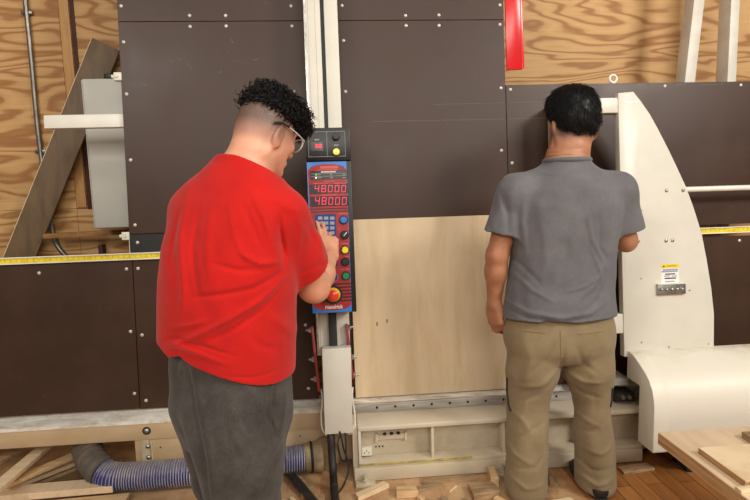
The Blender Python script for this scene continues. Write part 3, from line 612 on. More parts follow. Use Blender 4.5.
x = wy(560, 430, -.24)[0]+.12; MB().box(x-.006, x+.006, -.245, -.176, .0845, .2395, .001).build('recess_rib', M_('base'), o)
MB().box(XL, .62, -.2630, -.256, .079, .085, .001).build('yellow_tape_edge', M_('ytape'), o)
# brackets and plates in the recess
p = wy(391, 436, -.178); br = MB(); br.box(p[0]-.075, p[0]+.075, -.186, -.1765, p[2]-.012, p[2]+.012, .001); br.box(p[0]-.075, p[0]-.062, -.192, -.1765, p[2]-.018, p[2]+.020, .001); br.box(p[0]+.062, p[0]+.075, -.192, -.1765, p[2]-.018, p[2]+.020, .001); br = br.build('clamp_bracket', M_('base'), o)
for k in range(3): q = MB(); q.dome((p[0]-.03+k*.032, -.184, p[2]+.014), (0, -.3, 1), .009, .008); q.build('bolt', M_('rubber'), br)
p = wy(366.5, 450, -.18); so = MB().box(p[0]-.024, p[0]+.024, -.199, -.1765, p[2]-.020, p[2]+.022, .003).build('socket_box', M_('brackets'), o)
for dx, dz in ((-.010, -.004), (.010, -.004), (0, .006)): MB().box(p[0]+dx-.002, p[0]+dx+.002, -.2, -.1985, p[2]+dz-.003, p[2]+dz+.003).build('slot', M_('hole'), so)
for k in range(3): q = wy(376+k*3.4, 446.8-k*.3, -.177); MB().cyl((q[0], -.1755, q[2]), (q[0], -.1775, q[2]), .004, seg=10).build('bolt_hole', M_('hole'), o)
for px, py in ((365, 470), (502, 462)):
    p = wy(px, py, -.27); ft = MB(); ft.box(p[0]-.045, p[0]+.045, -.31, -.2625, 0.0, .014, .002); ft.cyl((p[0], -.287, .014), (p[0], -.287, .05), .009); ft.cyl((p[0], -.287, .014), (p[0], -.287, .026), .016, seg=6); ft.build('levelling_foot', M_('cream_dirt_shade'), o)
for x in (-2.2, -.6, -.1): MB().box(x-.05, x+.05, -.07, .03, 0.0, .0195, .002).build('foot', M_('cream_dirt_shade'), o)
MB().box(-2.36, -2.16, -.07, .03, .02, .187, .003).build('end_leg', M_('base'), o)
for x in (.25, .8, 1.3): MB().box(x-.05, x+.05, -.25, -.10, 0.0, .0175, .002).build('foot', M_('cream_dirt_shade'), o)
MB().box(.105, 1.80, -.164, -.02, .03, .234).build('inner_body', M_('cream_dirt_shade'), o)
# rail carriage and block at the right end of the base
p = wy(626, 388, -.2)
MB().box(1.34, 1.43, -.20, -.11, .275, .315, .003).build('carriage_block', M_('rubber'), o); MB().box(1.20, 1.42, -.16, -.03, .34, .375, .003).build('carriage_plate', M_('cream'), o); MB().box(1.22, 1.40, -.10, -.03, .301, .3395).build('carriage_web', M_('rubber'), o)
for k in range(2): q = MB(); q.cyl((1.365+.03*k, -.20, .30), (1.365+.03*k, -.215, .30), .010, seg=12); q.build('bolt', M_('zinc'), o)

# ================================================================== rounded motor cover at the right
prof = [(-.225, .532), (-.265, .524), (-.30, .500), (-.335, .478), (-.37, .467), (-.405, .452), (-.43, .430), (-.445, .400), (-.45, .37), (-.45, .14), (-.43, .12), (-.225, .12)]
prof = [(-.222, .534), (-.262, .530), (-.300, .516), (-.335, .498), (-.372, .478), (-.405, .452), (-.430, .418), (-.444, .380), (-.45, .34), (-.45, .150), (-.448, .142)]
xc0, xc1 = 1.372, 2.75
o = thing('motor_cover', 'big rounded cream machine cover with sawdust on top, behind the stacked boards', 'cover', (2.0, -.33, .10))
sh = MB(); ins = [(y, z) for y, z in prof]
sh.prism(ins+[(-.222, .142)], xc0+.07, xc1, .003, axis='x', seg=3); sh.prism(ins+[(-.33, .142), (-.33, .405), (-.222, .405)], xc0, xc0+.0735, .003, axis='x', seg=3)
sh.build('shell', M_('cover'), o)
MB().box(1.55, 2.7, -.40, -.25, .06, .141, .004).build('motor_pan', M_('rubber'), o)
for x in (1.62, 2.6): MB().box(x-.04, x+.04, -.38, -.27, 0.0, .06, .003).build('foot', M_('rubber'), o)
# ================================================================== worktop with boards at the lower right
ZB = .56
cr = wz(660, 432, ZB); bx, by = cr[0], cr[1]
o = thing('worktable', 'pale wooden worktop at the lower right corner carrying loose boards', 'table', (bx+.5, by-.6, 0))
MB().box(bx-.005, bx+1.15, by-1.15, by, ZB-.040, ZB, .002).build('tabletop', M_('slab'), o)
MB().box(bx-.0062, bx-.0048, by-1.15, by-.0005, ZB-.038, ZB-.002).build('end_grain', M_('edge'), o)
for x in (bx+.42, bx+1.05):
    for y in (by-.12, by-1.05): MB().box(x-.035, x+.035, y-.035, y+.035, 0, ZB-.040, .003).build('leg', M_('pine'), o)
# layer sheet and loose boards on the top
def flat(name, label, cat, pts, z0, th, m, em, grp=None):
    P = [wz(x, y, z0+th) for x, y in pts]
    o = MB().prism([(p[0], p[1]) for p in P], z0, z0+th, .0008, axis='z', seg=1).build(name, M_(m), None, tuple(np.mean(P, 0)*[1, 1, 0]+[0, 0, z0])); tag(o, label, cat, grp); return o
a = wz(698.5, 447.5, ZB+.018); b = wz(741, 481.5, ZB+.018)
fl = MB().box(a[0], a[0]+.30, b[1], a[1], ZB, ZB+.018, .0008, 1).build('plywood_offcut', M_('birch'), None, (a[0]+.15, (a[1]+b[1])/2, ZB)); tag(fl, 'square light plywood piece lying flat in the middle of the worktop corner', 'plywood piece')
MB().box(a[0]-.0008, a[0]+.0004, b[1]+.001, a[1]-.001, ZB+.001, ZB+.017).build('edge', M_('edge'), fl); MB().box(a[0]+.001, a[0]+.299, b[1]-.0008, b[1]+.0004, ZB+.001, ZB+.017).build('edge', M_('edge'), fl)
c = wz(741.5, 431.5, ZB+.02); o = MB().box(c[0], c[0]+.26, c[1]-.065, c[1], ZB, ZB+.02, .0015).build('wood_block', M_('oldboard'), None, (c[0]+.13, c[1]-.03, ZB)); tag(o, 'small brown wood block lying behind the square plywood piece on the worktop', 'wood block')
c = wz(735, 486.5, ZB+.008); o = MB().box(c[0], c[0]+.24, c[1]-.022, c[1], ZB, ZB+.009, .001).build('wood_strip', M_('paleboard'), None, (c[0]+.12, c[1], ZB)); tag(o, 'thin pale wood strip lying in front of the square plywood piece on the worktop', 'wood strip')

# ================================================================== extraction hose along the base
o = thing('extraction_hose', 'blue corrugated extraction hose lying along the machine base behind the legs in charcoal sweatpants', 'hose', (-.6, -.2, 0))
ctrl = [wy(87, 448, .02), wy(93, 462, -.12), wy(108, 475, -.19), wy(130, 483, -.20), wy(165, 488, -.20), wy(205, 487, -.19), wy(245, 480, -.17), wy(285, 471, -.15), wy(312, 463, -.135)]
path = smooth_path([Vector((p[0], p[1], max(p[2], .075))) for p in ctrl], 10)
# resample by length
def resample(P, step):
    out = [P[0]]; acc = 0
    for i in range(1, len(P)):
        a, b = P[i-1], P[i]; L = (b-a).length; t = step-acc
        while t <= L: out.append(a+(b-a)*(t/L)); t += step
        acc = L-(t-step)
    return out
Q = resample(path, .0052); ns = int(len(Q)*.20)
MB().tube(Q[:ns+4], [.066+.002*math.sin(i*.9) for i in range(ns+4)], 28).build('rubber_sleeve', M_('hosegrey'), o)
body = Q[ns:]
MB().tube(body, [.058+.0022*math.sin(i*PI/2) for i in range(len(body))], 28).build('corrugated_tube', M_('hose'), o)
b = MB()                                        # the raised spiral wire, dusty on every turn
sp = []; turn = 2.2
T = [(body[min(i+1, len(body)-1)]-body[max(i-1, 0)]).normalized() for i in range(len(body))]
for i in range(0, len(body)*7-7):
    f = i/7; k = int(f); u = f-k; p = body[k].lerp(body[min(k+1, len(body)-1)], u); t = T[k]
    s = t.cross(Vector((0, 0, 1))).normalized(); q = s.cross(t).normalized(); a = 2*PI*f/turn
    sp.append(p+(s*math.cos(a)+q*math.sin(a))*.0600)
b.tube(sp, .0026, 6); b.build('spiral_rib', M_('wirecoil'), o)
e0 = body[-1]; d0 = T[-1]
MB().tube([e0-d0*.03, e0+d0*.01, e0+d0*.03, e0+d0*.05], [.064, .066, .074, .074], 28).build('hose_collar', M_('clear_dust'), o)
MB().ring(tuple(e0+d0*.0), tuple(d0), .066, .006).build('hose_clamp', M_('rubber'), o)
MB().tube([e0+d0*.05, e0+d0*.075+Vector((0, .03, 0))], [.076, .078], 28).build('port', M_('clear_dust'), o)

# ================================================================== offcuts
GA = 'wood offcuts scattered on the floor under the machine'
placed = []
def offcut(x, y, rz, size, m, label, group=None, z=0.0, tilt=0.0):
    R = Matrix.Rotation(rz, 3, 'Z') @ Matrix.Rotation(tilt, 3, 'Y')
    bb = MB(); sx, sy, sz = size
    poly = [(-sx/2, -sy/2), (sx/2, -sy/2*random.uniform(.85, 1)), (sx/2*random.uniform(.86, 1), sy/2), (-sx/2*random.uniform(.9, 1), sy/2)]
    bb.prism(poly, 0, sz, min(.0015, sz*.2), axis='z', seg=1)
    o = bb.build('wood_offcut', M_(m), None, (0, 0, 0)); o.location = (x, y, z); o.rotation_euler = R.to_euler(); tag(o, label, 'wood offcut', group)
    placed.append((x, y, max(sx, sy)/2)); return o
c = wz(407, 495, 0); offcut(c[0], c[1], -.06, (.095, .05, .030), 'pine', 'thick block of pale wood lying alone on the floor in front of the machine base')
c = wz(497, 483, 0); offcut(c[0]-.015, c[1]+.01, 1.45, (.10, .035, .05), 'pine', 'upright grained wood block on the floor beside the left leg of the khaki trousers')
c = wz(372, 493, 0); offcut(c[0], c[1], .55, (.17, .038, .02), 'paleboard', 'pale slanted wood stick on the floor below the thin black cable loop')
c = wz(450, 481, 0); offcut(c[0], c[1], .03, (.26, .032, .018), 'oldboard', 'long weathered strip on the floor right under the machine base')
c = wz(500, 486, 0); offcut(c[0]-.09, c[1]-.05, .1, (.12, .09, .03), 'oldboard', 'broad weathered board piece against the base beside the khaki trousers')
c = wz(452, 487, 0); offcut(c[0], c[1]-.02, .8, (.06, .008, .006), 'paleboard', 'tiny splinter of bright wood lying on the dusty floor')
c = wz(430, 489, 0); offcut(c[0]+.0, c[1]+.0, .12, (.12, .03, .014), 'oldboard', 'flat weathered piece just right of the thick pale block')
c = wz(625, 462, 0); offcut(c[0]+.01, c[1]-.075, .1, (.16, .06, .012), 'oldboard', 'dark flat board piece on the clear floor under the right end of the base')
n = 0; tries = 0
while n < 58 and tries < 4000:
    tries += 1
    px = random.uniform(282, 598); lo = 474-(px-340)*.085
    p = wz(px, random.uniform(lo+3, 512), 0); x, y = p[0], p[1]
    if px > 530 and random.random() < .6: continue
    L = random.choice([.03, .04, .05, .06, .08, .11]); W = random.uniform(.012, .034); r_ = L*.55
    if y > -.335 and (L > .06): continue
    if any((x-a)**2+(y-b_)**2 < (r_+rr*1.02)**2 for a, b_, rr in placed): continue
    if abs(x-.02) < .10: continue                       # the cable
    if .68 < x < 1.25 and y < -.34 and abs(y+.43) < .19 and (abs(x-.80) < .12 or abs(x-1.09) < .13): continue
    if y+r_ > -.315: continue
    offcut(x, y, random.uniform(-.7, .7) if random.random() < .75 else random.uniform(0, PI), (L, W, random.uniform(.006, .02)), random.choice(['pine', 'oldboard', 'paleboard', 'pine', 'oldboard']), 'small offcut of wood among the scattered scraps on the sawdust covered floor', GA)
    n += 1
# two dark metal straps leaning by the hose end
def plank(name, label, cat, A, B, w, th, m, grp=None, roll=0.0):
    A, B = Vector(A), Vector(B); d = (B-A).normalized(); s = d.cross(Vector((0, 0, 1))).normalized(); u = s.cross(d).normalized()
    R = Matrix((d, s, u)).transposed() @ Matrix.Rotation(roll, 3, 'X')
    o = MB().obox((0, 0, 0), ((B-A).length, w, th), R, min(.002, th*.15), 1).build(name, M_(m)); me = o.data
    o.location = (A+B)/2; tag(o, label, cat, grp); return o
plank('metal_strap', 'dark flat strip lying on the floor below the end of the blue hose', 'metal strip', wz(291, 474, .03), wz(321, 512, .012), .035, .008, 'rubber')
plank('metal_strap', 'narrower brownish strip beside the dark flat strip on the floor', 'metal strip', wz(300, 477, .025), wz(330, 512, .012)+np.array([.045, 0, 0])*0, .014, .010, 'oldboard')

# ================================================================== long scrap boards under the left end of the base
GB = 'long scrap boards piled under the left end of the machine'
def lay(label, a, za, b, zb_, w, th, m, roll=0.0): plank('scrap_board', label, 'board', wz(*a, za), wz(*b, zb_), w, th, m, None, roll)
lay('front pale scrap board lying flat on the floor left of the blue hose', (-30, 497), .05, (116, 484.5), .05, .085, .03, 'slab')
lay('second scrap board under the front pale board, a little lower', (-30, 514), .02, (128, 499), .02, .06, .025, 'pine')
lay('bright middle scrap board of the fan under the machine, ending at the hose', (4, 490), .060, (84, 459), .035, .045, .018, 'paleboard')
lay('upper scrap board of the fan under the machine, ending at the hose', (2, 486), .105, (86, 451), .075, .050, .018, 'pine')
lay('pale steep scrap board at the left edge, topmost of the fan under the machine', (-14, 497), .150, (46, 446), .13, .060, .020, 'paleboard')
lay('weathered scrap board at the far left just under the machine beam', (-26, 474), .15, (18, 451), .13, .05, .02, 'oldboard')
lay('brown flat scrap panel lying on the floor behind the front pale board', (40, 482), .010, (110, 467), .010, .20, .014, 'brownboard')
lay('dark stained strip lying in the fan under its bright middle board', (8, 494), .028, (84, 466), .016, .03, .018, 'oldboard')
# ================================================================== figures: one continuous surface per body or garment, grown from a distance field
def V3(*a): return np.array(a, float)
def unit(v): v = np.asarray(v, float); return v/np.linalg.norm(v)
class Field:
    def __init__(s, lo, hi, h):
        s.lo = np.array(lo, float); s.h = h; s.n = np.ceil((np.array(hi)-s.lo)/h).astype(int)+1
        s.d = np.full(tuple(s.n), .12, np.float32)
    def sl(s, lo, hi):
        a = np.maximum(np.floor((np.array(lo)-s.lo)/s.h).astype(int), 0); b = np.minimum(np.ceil((np.array(hi)-s.lo)/s.h).astype(int)+1, s.n)
        if np.any(b <= a): return None, None
        g = [(s.lo[i]+s.h*np.arange(a[i], b[i])).astype(np.float32) for i in range(3)]
        return tuple(slice(a[i], b[i]) for i in range(3)), (g[0][:, None, None], g[1][None, :, None], g[2][None, None, :])
    def put(s, q, v, k, mode):
        o = s.d[q]
        if mode == 'cut':
            v = -v; hh = np.maximum(k-np.abs(o-v), 0)/max(k, 1e-6); s.d[q] = np.maximum(o, v)+hh*hh*k*.25
        else:
            hh = np.maximum(k-np.abs(o-v), 0)/max(k, 1e-6); s.d[q] = np.minimum(o, v)-hh*hh*k*.25
    def cone(s, a, b, ra, rb, k=.02, mode='add', flat=None, fs=1.0):
        a = np.asarray(a, float); b = np.asarray(b, float); m = max(ra, rb)*max(1, fs)+k+.03
        q, g = s.sl(np.minimum(a, b)-m, np.maximum(a, b)+m)
        if q is None: return
        ab = b-a; L2 = float(ab@ab)+1e-12
        px, py, pz = g[0]-a[0], g[1]-a[1], g[2]-a[2]
        t = np.clip((px*ab[0]+py*ab[1]+pz*ab[2])/L2, 0, 1); dx, dy, dz = px-t*ab[0], py-t*ab[1], pz-t*ab[2]
        if flat is not None:                                    # squash (fs<1) or widen the section along a direction
            n = unit(flat); c = dx*n[0]+dy*n[1]+dz*n[2]; f = c/fs-c
            dx, dy, dz = dx+n[0]*f, dy+n[1]*f, dz+n[2]*f
        d = np.sqrt(dx*dx+dy*dy+dz*dz)-(ra+(rb-ra)*t)
        if flat is not None and fs < 1: d = d*(fs*.5+.5)
        s.put(q, d, k, mode)
    def ell(s, c, axes, r, k=.02, mode='add', p=2.0):
        c = np.asarray(c, float); r = np.asarray(r, float); m = max(r)+k+.03; q, g = s.sl(c-m, c+m)
        if q is None: return
        px, py, pz = g[0]-c[0], g[1]-c[1], g[2]-c[2]; A = [unit(x) for x in axes]
        u = [np.abs((px*A[i][0]+py*A[i][1]+pz*A[i][2])/r[i]) for i in range(3)]
        rn = (u[0]**p+u[1]**p+u[2]**p)**(1/p); g2 = np.sqrt((u[0]/r[0])**2+(u[1]/r[1])**2+(u[2]/r[2])**2)+1e-6
        d = np.where(rn > .3, rn*(rn-1)/np.maximum(g2, 1e-3), -min(r)*.7) if p == 2.0 else (rn-1)*min(r)
        s.put(q, d.astype(np.float32), k, mode)
    def loft(s, rows, yaw=0.0, k=.02, mode='add', p=2.3):
        R = np.array(rows, float); z0, z1 = R[0, 0], R[-1, 0]; mx = max(R[:, 3].max(), R[:, 4].max())+.06
        q, g = s.sl((R[:, 1].min()-mx, R[:, 2].min()-mx, z0-.05), (R[:, 1].max()+mx, R[:, 2].max()+mx, z1+.05))
        zf = g[2][0, 0]
        def sm(col):                                            # monotone-ish smooth interpolation
            t = np.clip(np.interp(zf, R[:, 0], np.arange(len(R))), 0, len(R)-1.0001); i = t.astype(int); u = t-i
            P = R[:, col]; a = P[np.maximum(i-1, 0)]; b = P[i]; c = P[np.minimum(i+1, len(P)-1)]; d = P[np.minimum(i+2, len(P)-1)]
            return (.5*((2*b)+(c-a)*u+(2*a-5*b+4*c-d)*u*u+(3*b-a-3*c+d)*u**3)).astype(np.float32)[None, None, :]
        cx, cy, a, b = sm(1), sm(2), np.maximum(sm(3), .01), np.maximum(sm(4), .01)
        c_, s_ = math.cos(yaw), math.sin(yaw); px, py = g[0]-cx, g[1]-cy
        u, v = (px*c_+py*s_), (-px*s_+py*c_)                    # u across, v along the facing direction
        rn = (np.abs(u/a)**p+np.abs(v/b)**p)**(1/p); r = np.sqrt(u*u+v*v)
        d = np.where(rn > .05, r*(1-1/np.maximum(rn, .05)), -np.minimum(a, b))
        zd = np.maximum(z0-g[2], g[2]-z1); d = np.maximum(d, zd)
        s.put(q, d.astype(np.float32), k, mode)
    def half(s, c, n, lo, hi, k=.004):                          # cut away the side the normal points to, inside a box
        q, g = s.sl(lo, hi); n = unit(n)
        d = (g[0]-c[0])*n[0]+(g[1]-c[1])*n[1]+(g[2]-c[2])*n[2]; s.put(q, -d.astype(np.float32), k, 'cut')
    def merge(s, o, k=.03): s.put((slice(None),)*3, o.d, k, 'add')
    def twin(s): 
        t = Field.__new__(Field); t.lo, t.h, t.n = s.lo, s.h, s.n; t.d = np.full(tuple(s.n), .12, np.float32); return t
    def hem(s, xs, zs, lo, hi, slope=0.0, k=.003):              # cut below a wavering hem line z(x)
        q, g = s.sl(lo, hi); h = np.interp(g[0].ravel(), xs, zs).astype(np.float32)[:, None, None]+slope*(g[1]-lo[1]); s.put(q, -(h-g[2]).astype(np.float32), k, 'cut')
    def fold(s, pts, w, amp, ydir=None):                        # a soft ridge (or a crease, amp<0) along a line on the cloth
        pts = [np.asarray(p, float) for p in pts]; m = w*3+.02
        lo = np.min(pts, 0)-m; hi = np.max(pts, 0)+m
        if ydir is not None: lo[1], hi[1] = ydir
        q, g = s.sl(lo, hi)
        if q is None: return
        best = None; n = len(pts)-1
        for i in range(n):
            a, b = pts[i], pts[i+1]; ab = b-a
            if ydir is not None: ab = ab*np.array([1, 0, 1])
            L2 = float(ab@ab)+1e-9; px, py, pz = g[0]-a[0], (g[1]-a[1])*(0 if ydir is not None else 1), g[2]-a[2]
            t = np.clip((px*ab[0]+py*ab[1]+pz*ab[2])/L2, 0, 1); e = np.sqrt((px-t*ab[0])**2+(py-t*ab[1])**2+(pz-t*ab[2])**2)
            f = (i+t)/n; wgt = np.clip(np.sin(PI*np.clip(.04+.92*f, 0, 1)), 0, 1)**.8; v = amp*wgt*np.exp(-(e/w)**2)
            best = v if best is None else (np.where(np.abs(v) > np.abs(best), v, best))
        s.d[q] -= best.astype(np.float32)
    def ripple(s, amp, sc, seed=0, zs=1.0):
        r_ = np.random.default_rng(seed); q, g = s.sl(s.lo, s.lo+s.h*(s.n-1)); t = 0
        for i in range(5):
            w = r_.normal(size=3)*sc*np.array([1, 1, zs]); t = t+np.sin(g[0]*w[0]+g[1]*w[1]+g[2]*w[2]+r_.uniform(0, 6)+1.3*np.sin(g[2]*sc*.7*zs+g[0]*sc*.5+i))
        s.d[q] += (amp*t/2.2).astype(np.float32)
    def mesh(s, name):
        G = openvdb.FloatGrid(background=.12); G.copyFromArray(s.d); P, T, Q = G.convertToPolygons(isovalue=0.0)
        me = bpy.data.meshes.new(name); P = P*s.h+s.lo
        F = [tuple(int(x) for x in f) for f in Q]+[tuple(int(x) for x in f) for f in T]
        me.from_pydata(P.tolist(), [], F)
        b = bmesh.new(); b.from_mesh(me)
        seen = set(); parts = []
        for v in b.verts:                                       # keep the largest shell
            if v.index in seen: continue
            st = [v]; seen.add(v.index); comp = []
            while st:
                x = st.pop(); comp.append(x)
                for e in x.link_edges:
                    y = e.other_vert(x)
                    if y.index not in seen: seen.add(y.index); st.append(y)
            parts.append(comp)
        parts.sort(key=len)
        for c in parts[:-1]: bmesh.ops.delete(b, geom=c, context='VERTS')
        bmesh.ops.recalc_face_normals(b, faces=b.faces); b.to_mesh(me); b.free(); return me
def smooth_mesh(me, it=2, f=.5):
    n = len(me.vertices); co = np.empty(n*3); me.vertices.foreach_get('co', co); co = co.reshape(-1, 3); ed = np.empty(len(me.edges)*2, int); me.edges.foreach_get('vertices', ed); ed = ed.reshape(-1, 2)
    deg = np.bincount(ed.ravel(), minlength=n)[:, None]
    for k in range(it*2):
        a = np.zeros_like(co); np.add.at(a, ed[:, 0], co[ed[:, 1]]); np.add.at(a, ed[:, 1], co[ed[:, 0]]); co += (a/np.maximum(deg, 1)-co)*(f if k % 2 == 0 else -f*1.03)
    me.vertices.foreach_set('co', co.ravel()); me.update()
def attr(me, name, fn):
    n = len(me.vertices); co = np.empty(n*3); me.vertices.foreach_get('co', co); v = np.clip(fn(co.reshape(-1, 3)), 0, 1).astype(np.float32)
    a = me.attributes.new(name, 'FLOAT', 'POINT'); a.data.foreach_set('value', v)
def sstep(a, b, x): t = np.clip((x-a)/(b-a), 0, 1); return t*t*(3-2*t)

def hand(F, wrist, d, n, s, curls, thumb=(.55, .75, -.25), size=1.0, spread=.16, tc=.4):
    """palm and five fingers: d wrist to knuckles, n out of the back of the hand, s towards the thumb"""
    d, n, s = unit(d), unit(n), unit(s); W = np.asarray(wrist, float); L = .082*size
    for i, o in enumerate((.030, .010, -.011, -.030)):
        F.cone(W+s*o*.55*size, W+d*L*(1-.03*abs(i-1))+s*o*size, .0165*size, .0128*size, .016)
    F.ell(W+d*L*.5-n*.004, (d, s, n), (.05*size, .038*size, .017*size), .012)
    F.ell(W+d*.035*size+s*.028*size-n*.010, (d, s, n), (.034*size, .018*size, .016*size), .012)
    lens = ((.043, .026, .022), (.048, .030, .023), (.044, .028, .022), (.034, .021, .019)); rr = (.0096, .0098, .0094, .0084)
    for i, o in enumerate((.030, .010, -.011, -.030)):
        p = W+d*L*(1-.03*abs(i-1))+s*o*size; a = 0.0; side = spread*(1-i*.66)*.55
        for j in range(3):
            a += curls[i][j]; dj = unit(d*math.cos(a)-n*math.sin(a)+s*side*math.cos(a)); q = p+dj*lens[i][j]*size; r0 = rr[i]*size*(1-.09*j)
            F.cone(p, q, r0*1.04, r0*.92, .0035 if j else .009); p = q
    p = W+d*.022*size+s*.030*size-n*.008; t = unit(d*thumb[0]+s*thumb[1]+n*thumb[2]); q = p+t*.045*size; F.cone(p, q, .0145*size, .0112*size, .012)
    t2 = unit(t+d*tc-s*.25); q2 = q+t2*.033*size; F.cone(q, q2, .0108*size, .0095*size, .004); F.cone(q2, q2+unit(t2+d*.25)*.024*size, .0096*size, .008*size, .004)

def head(F, C, f, u, k=.02, jaw=1.0, sc=1.0, ear_z=-.012, ear_x=.083, ear_f=.60):
    """skull, jaw, nose, lips, brows, sockets and ears round centre C; f faces forward, u up"""
    f, u = unit(f), unit(u); r = unit(np.cross(f, u)); P = lambda a, b, c: C+(f*a+r*b+u*c)*sc
    F.ell(P(-.012, 0, .022), (f, r, u), V3(.098, .077, .096)*sc, k)
    F.ell(P(.028, 0, -.028), (f, r, u), V3(.066, .064, .085)*sc, .03)
    F.cone(P(.012, .045, -.062), P(.072, .014, -.103), .026*jaw, .019*jaw, .03); F.cone(P(.012, -.045, -.062), P(.072, -.014, -.103), .026*jaw, .019*jaw, .03)
    F.cone(P(.080, 0, .012), P(.108, 0, -.024), .010, .0145, .012); F.ell(P(.098, .011, -.030), (f, r, u), V3(.011, .008, .008)*sc, .006); F.ell(P(.098, -.011, -.030), (f, r, u), V3(.011, .008, .008)*sc, .006)
    for q in (-1, 1):
        F.ell(P(.094, q*.033, .012), (f, r, u), V3(.013, .017, .012)*sc, .010, 'cut'); F.ell(P(.077, q*.032, .010), (f, r, u), V3(.0125, .0135, .0115)*sc, .004)
        F.cone(P(.083, q*.014, .030), P(.074, q*.050, .030), .0075, .006, .012); F.ell(P(.060, q*.042, -.020), (f, r, u), V3(.024, .020, .018)*sc, .02)
        e = P(-.010, q*ear_x, ear_z)                           # the ear: rim, lobe and hollow
        nx = unit(r*q*.85+f*ear_f); tx = unit(np.cross(nx, u)); tx = tx if tx@f < 0 else -tx; ax = (nx, u+tx*.25, tx)
        F.ell(e+tx*.006, ax, V3(.0075, .034, .021)*sc, .005); F.ell(e+nx*.0095*sc+tx*.006, ax, V3(.0045, .021, .011)*sc, .003, 'cut'); F.ell(e-u*.028*sc, ax, V3(.0075, .012, .011)*sc, .005)
    F.cone(P(.090, .018, -.063), P(.090, -.018, -.063), .0075, .0075, .008); F.cone(P(.088, .016, -.073), P(.088, -.016, -.073), .008, .008, .006)
    F.cone(P(.099, .016, -.0675), P(.099, -.016, -.0675), .0022, .0022, .003, 'cut')
    F.ell(P(.084, 0, -.100), (f, r, u), V3(.016, .019, .014)*sc, .012)
    return P, f, u, r

# ------------------------------------------------------------------ the person in grey, seen from behind
A_ = dict(hip=V3(.945, -.45, .72))
Hc = wy(574, 117, -.42); 
Bd = Field((.52, -.75, -.01), (1.36, -.02, 1.74), .0052)
f_b, u_b = V3(-.10, 1, -.10), V3(0, .10, 1)
Hb = V3(Hc[0]-.002, -.405, Hc[2]-.020)
P_b, f_b, u_b, r_b = head(Bd, Hb, f_b, u_b, jaw=1.2, ear_z=-.030, ear_x=.087, ear_f=.45)
nb = V3(.968, -.445, 1.40)
Bd.cone(nb, Hb+V3(0, -.02, -.045), .082, .074, .04, flat=(0, 1, 0), fs=.92)
Bd.loft([(.66, .945, -.45, .14, .10), (.74, .945, -.45, .18, .11), (.95, .955, -.45, .165, .105), (1.15, .965, -.45, .185, .115), (1.30, .968, -.455, .17, .10), (1.38, .968, -.45, .10, .075), (1.44, .968, -.445, .06, .06)], 0, .05)
shL, elL, wrL = V3(.752, -.455, 1.285), V3(.680, -.45, 1.040), V3(.680, -.405, .832)
shR, elR, wrR = V3(1.182, -.455, 1.280), V3(1.238, -.425, 1.075), V3(1.235, -.31, 1.115)
for a, b, c in ((shL, elL, wrL), (shR, elR, wrR)):
    Bd.cone(V3(.968, -.455, 1.31), a, .065, .058, .05); Bd.cone(a, b, .056, .043, .02); Bd.cone(b, b+(c-b)*.35, .0425, .0435, .02); Bd.cone(b+(c-b)*.3, c, .0435, .0275, .02)
hand(Bd, wrL, V3(.10, -.04, -1), V3(-.75, -.66, 0), V3(-.40, .85, -.1), ((.45, .55, .35), (.55, .6, .4), (.65, .65, .4), (.75, .7, .45)), thumb=(.75, .45, -.4), size=1.02)
hand(Bd, wrR, V3(-.72, .60, .12), V3(.1, -.25, .95), V3(-.87, -.45, -.1), ((.2, .7, .5), (.25, .75, .5), (.3, .8, .5), (.35, .8, .5)), size=1.0)
ftL, ftR = V3(.795, -.50, .045), V3(1.095, -.49, .045)
for hx, kn, ft in ((.842, V3(.813, -.44, .42), ftL), (1.056, V3(1.096, -.44, .42), ftR)):
    Bd.cone(V3(hx, -.45, .70), kn, .070, .050, .02); Bd.cone(kn, ft+V3(0, 0, .03), .055, .04, .03); Bd.cone(ft+V3(0, 0, 0), ft+V3(0, .17, -.015), .036, .026, .02)
me = Bd.mesh('person'); smooth_mesh(me, 1)
def beard(co):
    q = co-Hb; a, b, c = q@f_b, q@r_b, q@u_b
    return sstep(-.025, -.045, c)*sstep(-.005, .02, a)*sstep(-.16, -.13, c)
attr(me, 'stubble', lambda co: np.maximum(beard(co), .9*sstep(-.095, -.045, (co-Hb)@u_b)*sstep(.02, -.02, (co-Hb)@f_b)*sstep(-.02, -.06, (co-Hb)@u_b)))
pg = link_mesh('person', me, M_('skin_b'), None, (.945, -.47, 0), 0)
tag(pg, 'person in grey t-shirt and khaki trousers, back turned, facing the curved white guard plate', 'person')

# grey t-shirt
Sh = Field((.54, -.70, .69), (1.34, -.22, 1.50), .0048)
Sh.loft([(.715, .938, -.455, .232, .158), (.78, .938, -.455, .232, .160), (.84, .940, -.455, .226, .156), (.94, .947, -.455, .216, .146), (1.06, .955, -.455, .213, .145), (1.16, .962, -.460, .217, .146), (1.24, .967, -.462, .214, .138), (1.295, .968, -.460, .190, .122), (1.34, .968, -.458, .150, .104), (1.38, .968, -.453, .112, .090), (1.410, .968, -.448, .092, .082), (1.425, .968, -.446, .086, .078)], 0, .02)
for a, b, sgn in ((shL, elL, -1), (shR, elR, 1)):
    d = unit(b-a); SL = Sh.twin(); SL.cone(a+V3(-sgn*.12, 0, .058), a+V3(-sgn*.01, 0, .004), .052, .070, .05); SL.cone(a, a+d*.215, .070, .082, .05, flat=(0, 1, 0), fs=.98)
    e = a+d*.165; SL.half(e, unit(d+V3(0, 0, -.25)), e-.16, e+.20, .003); IN = SL.twin(); IN.cone(a+d*.15, a+d*.26, .060, .072, 0); SL.d = np.maximum(SL.d, -IN.d); Sh.merge(SL, .035)
Sh.hem([.70, .80, .945, 1.08, 1.19], [.800, .799, .794, .798, .800], (.6, -.7, .66), (1.3, -.2, .86), slope=-.08)
W2 = lambda x, y, Y=-.60: wy(x, y, Y)
YB_ = (-.72, -.45)
